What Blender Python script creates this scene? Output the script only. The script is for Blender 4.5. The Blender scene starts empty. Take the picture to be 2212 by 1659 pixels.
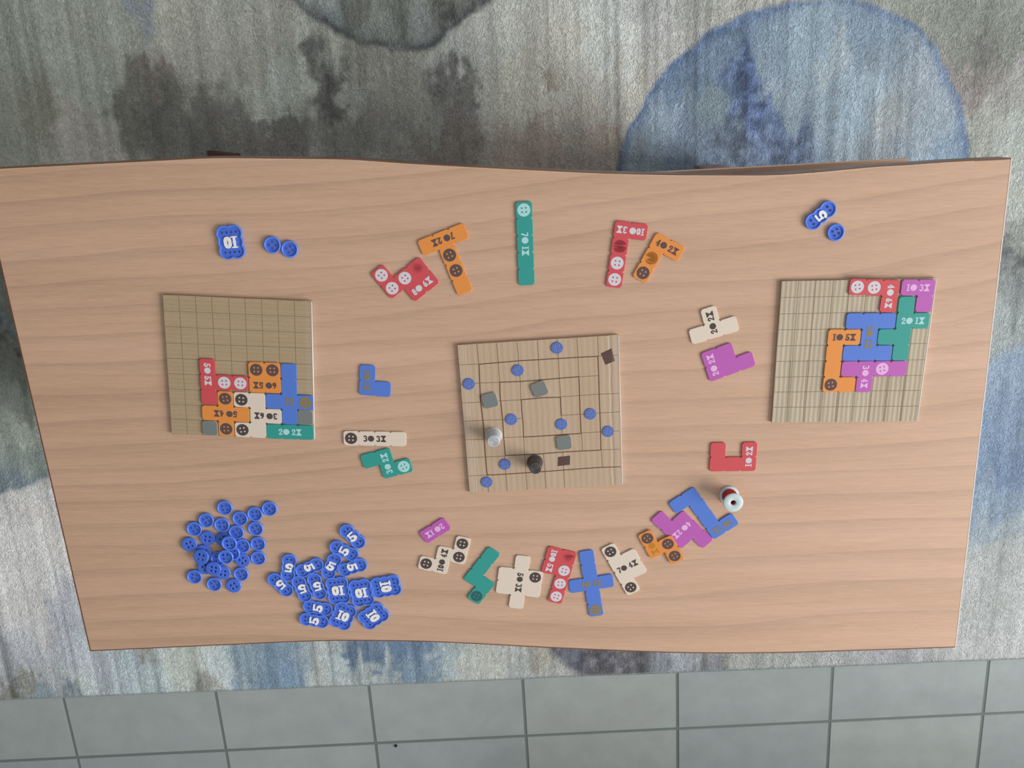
import bpy, bmesh, math, random
import numpy as np
from math import sin, cos, pi, radians, hypot, atan2, sqrt
from mathutils import Vector, Matrix

S = bpy.context.scene
COL = S.collection

# ------------------------------------------------------------ camera, world, lights, exposure
cam = bpy.data.cameras.new('camera')
cam.sensor_width = 36.0
cam.lens = 1952.785 / 2212.0 * 36.0
cam.clip_start = 0.05
cam_o = bpy.data.objects.new('camera', cam)
COL.objects.link(cam_o)
cp, rr = -0.2976479, 0.00131595
Rm = Matrix.Rotation(rr, 3, 'Y') @ Matrix.Rotation(cp, 3, 'X')
cam_o.matrix_world = Matrix.Translation((0, 0.385, 1.579025)) @ Rm.to_4x4()
S.camera = cam_o

S.view_settings.view_transform = 'Standard'
S.view_settings.look = 'None'
S.view_settings.gamma = 1.0
S.view_settings.use_curve_mapping = False
S.view_settings.exposure = 0.2

world = bpy.data.worlds.new('world')
S.world = world
world.use_nodes = True
bg = world.node_tree.nodes['Background']
bg.inputs[0].default_value = (0.93, 0.98, 1.0, 1)
bg.inputs[1].default_value = 0.46

def area(name, loc, target, sx, sy, power, col):
    l = bpy.data.lights.new(name, 'AREA')
    l.shape = 'RECTANGLE'; l.size = sx; l.size_y = sy
    l.energy = power; l.color = col
    o = bpy.data.objects.new(name, l)
    COL.objects.link(o)
    o.location = loc
    o.rotation_euler = (Vector(target) - Vector(loc)).to_track_quat('-Z', 'Y').to_euler()
    return o
area('window_light', (4.0, -1.2, 2.6), (0.0, 0.0, 0.45), 2.6, 2.3, 212, (1.0, 0.975, 0.95))

# ------------------------------------------------------------ helpers
def lin(c):
    return tuple(((v/255.0)/12.92 if v/255.0 <= .04045 else ((v/255.0+.055)/1.055)**2.4) for v in c)

def newmat(name, col, rough=.5, spec=.5):
    m = bpy.data.materials.new(name); m.use_nodes = True
    b = m.node_tree.nodes['Principled BSDF']
    b.inputs['Base Color'].default_value = (*lin(col), 1)
    b.inputs['Roughness'].default_value = rough
    b.inputs['Specular IOR Level'].default_value = spec
    return m, m.node_tree.nodes, m.node_tree.links, b

def grained(name, col, rough=.5, spec=.5, amt=.06, scale=900, bump=.15, dist=.0002, sss=0, blot=0.0):
    """solid colour with a fine procedural mottling and relief"""
    m, N, L, b = newmat(name, col, rough, spec)
    tc = N.new('ShaderNodeTexCoord')
    n = N.new('ShaderNodeTexNoise'); n.inputs['Scale'].default_value = scale; n.inputs['Detail'].default_value = 2
    L.new(tc.outputs['Object'], n.inputs['Vector'])
    mr = N.new('ShaderNodeMapRange'); mr.inputs[1].default_value = .25; mr.inputs[2].default_value = .75
    mr.inputs[3].default_value = 1-amt; mr.inputs[4].default_value = 1+amt
    L.new(n.outputs['Fac'], mr.inputs[0])
    last = mr.outputs[0]
    if blot:
        n2 = N.new('ShaderNodeTexNoise'); n2.inputs['Scale'].default_value = 60; n2.inputs['Detail'].default_value = 3
        L.new(tc.outputs['Object'], n2.inputs['Vector'])
        m2 = N.new('ShaderNodeMapRange'); m2.inputs[1].default_value = .3; m2.inputs[2].default_value = .7
        m2.inputs[3].default_value = 1-blot; m2.inputs[4].default_value = 1+blot
        L.new(n2.outputs['Fac'], m2.inputs[0])
        mm = N.new('ShaderNodeMath'); mm.operation = 'MULTIPLY'
        L.new(last, mm.inputs[0]); L.new(m2.outputs[0], mm.inputs[1]); last = mm.outputs[0]
    vm = N.new('ShaderNodeVectorMath'); vm.operation = 'SCALE'
    vm.inputs[0].default_value = lin(col)
    L.new(last, vm.inputs['Scale']); L.new(vm.outputs[0], b.inputs['Base Color'])
    if bump:
        bp = N.new('ShaderNodeBump'); bp.inputs['Strength'].default_value = bump; bp.inputs['Distance'].default_value = dist
        L.new(n.outputs['Fac'], bp.inputs['Height']); L.new(bp.outputs[0], b.inputs['Normal'])
    if sss:
        b.inputs['Subsurface Weight'].default_value = sss
        b.inputs['Subsurface Radius'].default_value = (.002, .002, .002)
    return m

def link(name, me, mat=None, parent=None, loc=None, rot=None):
    o = bpy.data.objects.new(name, me)
    COL.objects.link(o)
    if mat is not None and me is not None and not me.materials:
        me.materials.append(mat)
    if parent is not None: o.parent = parent
    if loc is not None: o.location = loc
    if rot is not None: o.rotation_euler = rot
    return o

def tag(o, label, cat, group=None):
    o['label'] = label; o['category'] = cat
    if group: o['group'] = group
    return o

def thing(name, label, cat, loc, rotz=0, group=None):
    o = bpy.data.objects.new(name, None)
    o.empty_display_size = .01
    COL.objects.link(o)
    o.location = loc; o.rotation_euler = (0, 0, rotz)
    return tag(o, label, cat, group)

def fill(name, loops, z0, z1, bevel=0.0, bres=1):
    """solid plate between z0 and z1 from closed loops (inner loops are holes)"""
    cu = bpy.data.curves.new(name, 'CURVE')
    cu.dimensions = '2D'; cu.fill_mode = 'BOTH'
    h = (z1-z0)/2
    cu.extrude = max(h-bevel, 1e-6)
    cu.bevel_depth = bevel; cu.bevel_resolution = bres; cu.offset = -bevel
    for lp in loops:
        sp = cu.splines.new('POLY')
        sp.points.add(len(lp)-1)
        for i, p in enumerate(lp): sp.points[i].co = (p[0], p[1], 0, 1)
        sp.use_cyclic_u = True
    o = bpy.data.objects.new('tmp', cu)
    COL.objects.link(o)
    dg = bpy.context.evaluated_depsgraph_get(); dg.update()
    me = bpy.data.meshes.new_from_object(o.evaluated_get(dg))
    bpy.data.objects.remove(o); bpy.data.curves.remove(cu)
    me.name = name
    me.transform(Matrix.Translation((0, 0, (z0+z1)/2)))
    return me

def merge(name, meshes):
    bm = bmesh.new()
    for me in meshes: bm.from_mesh(me)
    out = bpy.data.meshes.new(name); bm.to_mesh(out); bm.free()
    return out

def frompy(name, v, f, smooth=False):
    me = bpy.data.meshes.new(name); me.from_pydata(v, [], f); me.update()
    if smooth:
        for p in me.polygons: p.use_smooth = True
    return me

def box(name, x0, x1, y0, y1, z0, z1, bev=0):
    bm = bmesh.new()
    vs = [bm.verts.new((x, y, z)) for x in (x0, x1) for y in (y0, y1) for z in (z0, z1)]
    for f in ((0,1,3,2),(4,6,7,5),(0,4,5,1),(2,3,7,6),(0,2,6,4),(1,5,7,3)): bm.faces.new([vs[i] for i in f])
    if bev: bmesh.ops.bevel(bm, geom=bm.edges[:], offset=bev, segments=2, affect='EDGES')
    bmesh.ops.recalc_face_normals(bm, faces=bm.faces[:])
    me = bpy.data.meshes.new(name); bm.to_mesh(me); bm.free()
    return me

def lathe(name, prof, n=48, smooth=True, close=True):
    v = []; f = []
    for (r, z) in prof:
        for k in range(n):
            a = 2*pi*k/n; v.append((r*cos(a), r*sin(a), z))
    m = len(prof)
    rng = m if close else m-1
    for i in range(rng):
        j = (i+1) % m
        for k in range(n):
            k2 = (k+1) % n
            f.append((i*n+k, i*n+k2, j*n+k2, j*n+k))
    me = frompy(name, v, f)
    bm = bmesh.new(); bm.from_mesh(me)
    bmesh.ops.remove_doubles(bm, verts=bm.verts[:], dist=1e-7)
    bmesh.ops.recalc_face_normals(bm, faces=bm.faces[:])
    bm.to_mesh(me); bm.free()
    if smooth:
        for p in me.polygons: p.use_smooth = True
    return me

def circ(r, n=32, cx=0, cy=0, ph=0):
    return [(cx+r*cos(2*pi*k/n+ph), cy+r*sin(2*pi*k/n+ph)) for k in range(n)]

def strips(name, lines, w, z0, z1):
    """thin ink strips along polylines"""
    v = []; f = []; lift = [0]
    def prism(poly):
        b = len(v); n = len(poly); lift[0] = (lift[0]+1) % 9
        zt_ = z1+lift[0]*4e-6      # overlapping strokes never share one plane
        for p in poly: v.append((p[0], p[1], zt_))
        for p in poly: v.append((p[0], p[1], z0))
        f.append(tuple(range(b, b+n)))
        for k in range(n):
            k2 = (k+1) % n
            f.append((b+k, b+n+k, b+n+k2, b+k2))
    for ln in lines:
        for i in range(len(ln)-1):
            a, c = ln[i][:2], ln[i+1][:2]
            wa = ln[i][2] if len(ln[i]) > 2 else w
            wc = ln[i+1][2] if len(ln[i+1]) > 2 else w
            dx, dy = c[0]-a[0], c[1]-a[1]; d = hypot(dx, dy) or 1e-9
            nx, ny = -dy/d, dx/d
            prism([(a[0]-nx*wa/2, a[1]-ny*wa/2), (c[0]-nx*wc/2, c[1]-ny*wc/2), (c[0]+nx*wc/2, c[1]+ny*wc/2), (a[0]+nx*wa/2, a[1]+ny*wa/2)])
        for i in range(len(ln)):
            wi = ln[i][2] if len(ln[i]) > 2 else w
            if wi > 0 and (0 < i < len(ln)-1 or len(ln[i]) > 2):
                prism(circ(wi/2, 12, ln[i][0], ln[i][1]))
    return v, f, prism

# glyphs: variable width strokes in a unit-high box
def arc(cx, cy, rx, ry, a0, a1, w0, w1=None, wm=None, n=12):
    out = []
    for k in range(n+1):
        t = k/n; a = radians(a0+(a1-a0)*t)
        w1_ = w0 if w1 is None else w1
        w = w0+(w1_-w0)*t
        if wm is not None: w = w+(wm-(w0+w1_)/2)*sin(pi*t)
        out.append((cx+rx*cos(a), cy+ry*sin(a), w))
    return out
def ring(cx, cy, rx, ry, ws, wt, n=20):
    return [(cx+rx*cos(2*pi*k/n), cy+ry*sin(2*pi*k/n), ws*abs(cos(2*pi*k/n))+wt*abs(sin(2*pi*k/n))) for k in range(n+1)]
GL = {
 '0': (.62, [ring(.3, .5, .185, .41, .24, .15)]),
 '1': (.50, [[(.24,.92,.2),(.24,.08,.2)], [(.02,.06,.12),(.46,.06,.12)], [(.04,.94,.12),(.44,.94,.12)], [(.24,.5,.27),(.24,.51,.27)]]),
 '2': (.62, [arc(.28,.70,.19,.22,170,-30,.2,.2,.2), [(.44,.6,.2),(.12,.16,.16)], [(.08,.09,.18),(.52,.09,.18)], [(.52,.14,.14),(.53,.22,.12)], [(.1,.7,.22),(.11,.7,.22)]]),
 '3': (.62, [arc(.26,.73,.2,.19,150,-85,.2,.14,.2), arc(.26,.29,.22,.22,85,-150,.14,.2,.24)]),
 '4': (.66, [[(.40,.94,.14),(.08,.36,.12)], [(.07,.33,.13),(.60,.33,.13)], [(.40,.92,.2),(.40,.06,.2)], [(.22,.06,.12),(.58,.06,.12)]]),
 '5': (.64, [[(.14,.90,.19),(.54,.91,.19)], [(.16,.9,.15),(.14,.5,.12)], arc(.27,.31,.22,.23,140,-160,.14,.22,.25)]),
 '6': (.62, [ring(.3,.3,.18,.2,.2,.18), arc(.46,.34,.34,.56,180,100,.2,.16,.2)]),
 '7': (.58, [[(.06,.9,.2),(.48,.92,.18)], [(.47,.88,.16),(.2,.06,.25)]]),
 '8': (.62, [ring(.29,.74,.16,.165,.17,.15), ring(.29,.28,.19,.2,.2,.17)]),
}
def text_mesh(name, s, h, z0, z1, center=True):
    x = 0; items = []
    for ch in s:
        if ch == 'o':
            items.append(('c', x+.5)); x += 1.05+(.33 if s[-1] != 'o' and len(s) > 2 else .15)
        elif ch == 'x':
            items.append(('x', x)); x += .8
        else:
            items.append((ch, x)); x += GL[ch][0]+.05
    wtot = x
    v, f, prism = strips('', [], 1, z0, z1)
    T = lambda p, ox: ((p[0]+ox-wtot/2)*h, (p[1]-.5)*h)+((p[2]*h,) if len(p) > 2 else ())
    V = []; F = []
    for k, ox in items:
        if k == 'c':
            v, f, prism = strips('', [], 1, z0, z1)
            prism(circ(.5*h, 24, (ox-wtot/2)*h, 0))
        elif k == 'x':
            v, f, prism = strips('', [], 1, z0, z1)
            for poly in ([(0,1.04),(.0,.94),(.35,.5),(.5,.5),(.85,.94),(.85,1.04)], [(.0,-.04),(.85,-.04),(.85,.06),(.5,.5),(.35,.5),(0,.06)]):
                prism([T(p, ox) for p in poly])
        else:
            v, f, prism = strips('', [[T(p, ox) for p in st] for st in GL[k][1]], 1, z0, z1)
        b = len(V); V += v; F += [tuple(i+b for i in q) for q in f]
    return frompy(name, V, F)

def scale_xy(me, sx, sy):
    me.transform(Matrix.Diagonal((sx, sy, 1, 1)))
    return me

# ------------------------------------------------------------ floor: grout bed and separate tiles
grout = grained('grout_material', (128, 138, 134), .9, .2, .08, 500, .3)
tang = radians(3.32)
fl_bed = box('floor', -2.2, 2.6, -2.4, 2.0, -.03, -.0012)
floor = link('floor', fl_bed, grout); floor['kind'] = 'structure'

def tile_material(k):
    base = [(176, 184, 183), (172, 181, 181), (179, 186, 184)][k]
    m, N, L, b = newmat('porcelain_tile', base, .42, .45)
    tc = N.new('ShaderNodeTexCoord')
    geo = N.new('ShaderNodeNewGeometry')
    n1 = N.new('ShaderNodeTexNoise'); n1.inputs['Scale'].default_value = 16; n1.inputs['Detail'].default_value = 6; n1.inputs['Roughness'].default_value = .62
    n2 = N.new('ShaderNodeTexNoise'); n2.inputs['Scale'].default_value = 420; n2.inputs['Detail'].default_value = 2
    L.new(geo.outputs['Position'], n1.inputs['Vector']); L.new(geo.outputs['Position'], n2.inputs['Vector'])
    a = N.new('ShaderNodeMapRange'); a.inputs[1].default_value = .3; a.inputs[2].default_value = .7; a.inputs[3].default_value = .93; a.inputs[4].default_value = 1.08
    c = N.new('ShaderNodeMapRange'); c.inputs[1].default_value = .3; c.inputs[2].default_value = .7; c.inputs[3].default_value = .96; c.inputs[4].default_value = 1.04
    L.new(n1.outputs['Fac'], a.inputs[0]); L.new(n2.outputs['Fac'], c.inputs[0])
    mm = N.new('ShaderNodeMath'); mm.operation = 'MULTIPLY'; L.new(a.outputs[0], mm.inputs[0]); L.new(c.outputs[0], mm.inputs[1])
    vm = N.new('ShaderNodeVectorMath'); vm.operation = 'SCALE'; vm.inputs[0].default_value = lin(base)
    L.new(mm.outputs[0], vm.inputs['Scale']); L.new(vm.outputs[0], b.inputs['Base Color'])
    bp = N.new('ShaderNodeBump'); bp.inputs['Strength'].default_value = .12; bp.inputs['Distance'].default_value = .0006
    L.new(n2.outputs['Fac'], bp.inputs['Height']); L.new(bp.outputs[0], b.inputs['Normal'])
    r = N.new('ShaderNodeMapRange'); r.inputs[3].default_value = .36; r.inputs[4].default_value = .5
    L.new(n1.outputs['Fac'], r.inputs[0]); L.new(r.outputs[0], b.inputs['Roughness'])
    return m
TM = [tile_material(k) for k in range(3)]
pitch = .3136; gw = .0055
tile_me = [box('tile', gw/2, pitch-gw/2, gw/2, pitch-gw/2, -.0025, 0, .0008) for _ in range(3)]
for me, m in zip(tile_me, TM): me.materials.append(m)
rt = random.Random(4)
X0, Y0 = 0.0267, -1.2483+.385        # a grout crossing
ux = Vector((cos(tang), sin(tang))); uy = Vector((-sin(tang), cos(tang)))
for j in range(-3, 1):
    for i in range(-6, 7):
        p = Vector((X0, Y0)) + ux*(i*pitch) + uy*(j*pitch)
        link('tile', tile_me[rt.randrange(3)], None, floor, (p.x, p.y, rt.uniform(-.0002, .0002)), (0, 0, tang))

# unseen blocks added to darken the lower tiles and dim the left side
blockm = grained('shade_block_grey', (120, 116, 108), .8, .3, .02, 200, .1)
blockw = grained('shade_block_dark', (92, 86, 76), .8, .3, .02, 200, .1)
wl = link('shade_block_south', box('shade_block_south', -.1, 2.4, -1.25, -1.0, 0, .8), blockm); wl['kind'] = 'structure'
ww = link('shade_block_west', box('shade_block_west', -1.45, -1.3, -1.6, 2.0, 0, 2.5), blockw); ww['kind'] = 'structure'

# ------------------------------------------------------------ rug
RC = [[-0.78687,0.50727,[188,197,185],1],[-0.68368,0.49322,[195,201,189],1],[-0.60502,0.52122,[174,186,196],0.6],[-0.5339,0.48616,[206,209,196],1],[-0.4302,0.46488,[197,200,188],1],[-0.37991,0.42903,[215,225,215],0.8],[-0.80836,0.3706,[179,182,166],1],[-0.72498,0.41456,[198,207,195],1],[-0.74536,0.32588,[210,207,198],1],[-0.65467,0.39634,[149,149,137],0.6],[-0.59585,0.40728,[156,150,140],0.5],[-0.60186,0.35578,[137,137,131],0.7],[-0.52757,0.32589,[146,146,140],0.8],[-0.45691,0.3334,[160,160,153],0.6],[-0.42129,0.38901,[217,224,214],0.6],[-0.39537,0.32589,[151,151,148],0.7],[-0.31089,0.43624,[125,128,125],0.5],[-0.30204,0.39267,[125,128,125],0.5],[-0.25836,0.4218,[191,197,191],0.5],[-0.2196,0.43624,[171,171,162],0.5],[-0.21502,0.36321,[161,161,155],0.6],[-0.2702,0.34089,[158,161,154],0.6],[-0.16077,0.37061,[176,179,170],0.5],[-0.11536,0.33341,[151,145,139],0.6],[-0.09803,0.42902,[135,135,132],0.4],[-0.08337,0.39267,[146,146,143],0.4],[-0.05169,0.49316,[202,207,202],0.7],[0.00864,0.40727,[206,209,198],0.9],[0.06901,0.46485,[196,198,189],0.9],[0.05437,0.42179,[176,170,157],0.4],[0.14399,0.4861,[197,204,201],0.9],[0.10917,0.3558,[185,182,172],0.6],[0.03217,0.31839,[184,174,163],0.8],[0.1411,0.3184,[176,166,155],0.7],[0.16923,0.40727,[188,190,183],0.8],[0.23333,0.50717,[183,185,183],0.9],[0.29164,0.53499,[177,181,177],0.9],[0.1595,0.47195,[166,170,166],0.3],[0.33588,0.54189,[177,179,172],0.6],[0.45917,0.57612,[175,178,170],1],[0.6418,0.53494,[154,160,150],0.8],[0.69784,0.50712,[140,146,138],0.7],[0.76419,0.4648,[129,131,127],0.7],[0.81017,0.50711,[139,145,137],0.7],[0.74789,0.42177,[151,147,145],0.7],[0.82112,0.39267,[159,159,157],0.7],[0.79078,0.34093,[169,175,167],0.8],[0.84987,0.31089,[171,179,175],0.8],[0.86118,0.24202,[175,183,179],0.8],[0.87148,0.17924,[149,155,151],0.5],[0.87133,0.13116,[117,123,123],0.5],[0.88198,0.06569,[139,147,147],0.5],[0.86546,0.01553,[160,170,170],0.6],[0.96533,-0.39237,[175,181,181],0.7],[0.97181,-0.54218,[181,187,187],1],[0.9333,-0.6464,[197,201,203],1],[-0.89314,0.06522,[135,139,129],0.6],[-0.9028,-0.01903,[117,120,114],0.6],[-0.90856,-0.10593,[157,166,157],0.6],[-0.92454,-0.20475,[184,197,184],0.6],[-0.9075,-0.26011,[166,182,182],0.4],[-0.92088,-0.34523,[235,235,235],0.8],[-0.88857,-0.42299,[235,235,235],0.8],[-0.96143,-0.43291,[235,235,235],0.7],[-0.95208,-0.54368,[235,235,235],0.9],[-0.88386,-0.57456,[201,206,217],0.8],[-0.8605,-0.66925,[208,219,229],0.8],[-0.99039,-0.66937,[202,207,215],0.6],[-0.99262,-0.71243,[163,165,157],0.35],[-1.02311,-0.75612,[158,158,147],0.35],[-0.96965,-0.74509,[160,178,191],0.35],[-0.9086,-0.74503,[156,177,191],0.3],[-0.88517,-0.71233,[209,222,222],0.5],[-0.76109,-0.69061,[207,225,233],0.6],[-0.73889,-0.66061,[178,176,165],0.3],[-0.71829,-0.72303,[206,225,227],0.4],[-0.64941,-0.69051,[218,229,221],0.5],[-0.61646,-0.73383,[185,187,179],0.3],[-0.58427,-0.69046,[210,225,228],0.4],[-0.52753,-0.67966,[155,181,199],0.4],[-0.47262,-0.69035,[137,170,199],0.5],[-0.44703,-0.72278,[122,152,183],0.3],[-0.38991,-0.70646,[203,213,208],0.4],[-0.36037,-0.67951,[208,223,225],0.3],[-0.29361,-0.64216,[121,148,179],0.3],[-0.21074,-0.64739,[125,155,188],0.4],[-0.26845,-0.70095,[194,207,209],0.35],[-0.19392,-0.70088,[145,175,198],0.4],[-0.12785,-0.65794,[190,208,213],0.3],[-0.0726,-0.67926,[210,215,208],0.5],[0.00165,-0.68993,[207,214,212],0.5],[0.03862,-0.6578,[191,188,176],0.3],[0.33562,-0.67889,[174,181,190],0.4],[0.41982,-0.68955,[154,158,167],0.4],[0.44652,-0.67344,[183,187,183],0.3],[0.53035,-0.67872,[187,194,190],0.5],[0.64104,-0.67327,[181,186,186],0.5],[0.77928,-0.6678,[184,186,192],0.5],[0.86104,-0.65708,[196,200,200],0.5],[-0.41899,0.01513,[230,233,227],2],[0.07782,-0.15895,[186,186,184],2],[0.51908,-0.34434,[170,175,175],2],[-0.94763,0.68296,[187,193,184],2],[1.00556,0.68247,[163,168,163],2],[1.30599,-0.75389,[195,201,201],2],[-1.34796,-0.86834,[203,208,216],2]]
RS = [{'p':[[-0.37224,0.63012],[-0.37634,0.57626],[-0.35833,0.54887],[-0.33517,0.52814],[-0.30639,0.51002],[-0.27725,0.49459],[-0.24032,0.48048],[-0.19537,0.47268],[-0.15392,0.46984],[-0.13109,0.47622],[-0.11193,0.48965],[-0.09282,0.5058],[-0.07385,0.52116],[-0.05128,0.53503],[-0.02883,0.54883],[0.00088,0.58977],[0.00815,0.64332]],'c':[[-0.31934,0.54198,[179,191,191]],[-0.29115,0.51421,[157,169,171]],[-0.26011,0.53506,[138,144,138]],[-0.23155,0.50722,[157,165,160]],[-0.19297,0.53505,[129,135,129]],[-0.15676,0.5002,[150,158,158]],[-0.14077,0.53504,[143,151,146]],[-0.11124,0.52116,[114,116,111]],[-0.07355,0.54194,[124,127,124]]],'e':[92,98,101],'w':0.004,'ew':0.022},{'p':[[0.17084,0.24193],[0.1787,0.31085],[0.19413,0.3558],[0.22291,0.40363],[0.25151,0.4434],[0.28019,0.47336],[0.30897,0.49594],[0.33801,0.51065],[0.37424,0.52666],[0.41058,0.53843],[0.45449,0.5467],[0.50616,0.55013],[0.55111,0.54668],[0.58925,0.53841],[0.62831,0.52386],[0.66058,0.50573],[0.69097,0.47545],[0.71538,0.4362],[0.73734,0.39997],[0.75608,0.35582],[0.76694,0.30333],[0.77601,0.24201],[0.6378,0.13111],[0.31553,0.13104]],'c':[[0.20333,0.3184,[142,160,172]],[0.23976,0.37061,[141,163,182]],[0.28268,0.42901,[111,135,164]],[0.2803,0.33343,[124,144,166]],[0.32977,0.40727,[125,147,160]],[0.34065,0.47193,[115,139,168]],[0.36536,0.4434,[93,117,156]],[0.38868,0.43621,[83,107,150]],[0.40028,0.38534,[87,109,152]],[0.35784,0.33343,[102,119,141]],[0.43993,0.37062,[103,127,167]],[0.45089,0.33344,[99,118,150]],[0.41729,0.4577,[144,168,189]],[0.43552,0.42178,[152,173,191]],[0.48333,0.47901,[150,174,192]],[0.51639,0.45055,[164,181,191]],[0.46936,0.38534,[136,157,174]],[0.48263,0.40726,[148,170,186]],[0.53076,0.38534,[149,170,185]],[0.57268,0.42177,[159,181,196]],[0.59802,0.46481,[137,156,172]],[0.578,0.50713,[135,158,179]],[0.5716,0.36323,[157,180,196]],[0.62464,0.37062,[161,172,178]],[0.666,0.40726,[150,166,180]],[0.70362,0.35582,[153,171,186]],[0.61547,0.31842,[143,156,166]],[0.73983,0.31843,[140,166,191]],[0.66211,0.31843,[154,173,189]]],'e':[89,121,167],'w':0.004,'ew':0.02},{'p':[[0.74887,-0.09645],[0.85795,-0.05282],[0.88627,-0.03729],[0.91472,-0.02355],[0.98363,-0.00136],[1.05894,-0.42167],[0.97594,-0.39236],[0.92345,-0.40704],[0.88135,-0.42179],[0.78859,-0.39249]],'c':[[0.89572,-0.07016,[145,167,191]],[0.92695,-0.15856,[133,157,185]],[0.89161,-0.20385,[128,152,180]],[0.93331,-0.24983,[119,143,175]],[0.92806,-0.32499,[140,160,183]],[0.95334,-0.37296,[165,179,189]]],'e':[138,162,186],'w':0.012,'ew':0.01},{'p':[[-1.02219,-0.32139],[-0.96824,-0.31281],[-0.93205,-0.30521],[-0.89945,-0.29197],[-0.87077,-0.27504],[-0.80226,-0.25075],[-0.78954,-0.15935],[-0.95911,0.13077]],'c':[[-0.89314,0.06522,[132,135,126]],[-0.89588,-0.00197,[108,111,105]],[-0.90288,-0.07085,[133,139,129]],[-0.90439,-0.13254,[166,175,166]],[-0.91304,-0.18652,[197,209,197]],[-0.90458,-0.24153,[169,185,179]],[-0.94674,-0.28823,[148,169,181]]],'e':[136,157,169],'w':0.004,'ew':0.018},{'p':[[0.05681,-0.62602],[0.07087,-0.64821],[0.08972,-0.67376],[0.11327,-0.69413],[0.13681,-0.70706],[0.17919,-0.7222],[0.29077,-0.71125],[0.31577,-0.68964],[0.30619,-0.64694],[0.26789,-0.61532]],'c':[[0.11279,-0.66839,[116,121,135]],[0.17794,-0.67903,[124,124,133]],[0.16807,-0.65768,[110,110,119]],[0.24287,-0.67898,[123,123,130]],[0.29852,-0.67893,[147,152,163]]],'e':[114,119,131],'w':0.008,'ew':0.008}]
RE = [[-1.04504,-0.77488],[1.02304,-0.67614]]
def vnoise(x, y, seed):
    """smooth value noise on numpy arrays"""
    xi = np.floor(x).astype(np.int64); yi = np.floor(y).astype(np.int64)
    fx = x-xi; fy = y-yi
    fx = fx*fx*(3-2*fx); fy = fy*fy*(3-2*fy)
    def h(a, b):
        n = (a*374761393+b*668265263+seed*974634777) & 0x7fffffff
        n = ((n ^ (n >> 13))*1274126177) & 0x7fffffff
        n = (n ^ (n >> 16)) & 0xffff
        return n/65535.0
    return (h(xi, yi)*(1-fx)+h(xi+1, yi)*fx)*(1-fy)+(h(xi, yi+1)*(1-fx)+h(xi+1, yi+1)*fx)*fy
def fbm(x, y, seed, o=4):
    s = 0; a = .5; t = 0
    for k in range(o):
        s = s+a*vnoise(x*2**k, y*2**k, seed+k*7); t += a; a *= .55
    return s/t-.5

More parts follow.
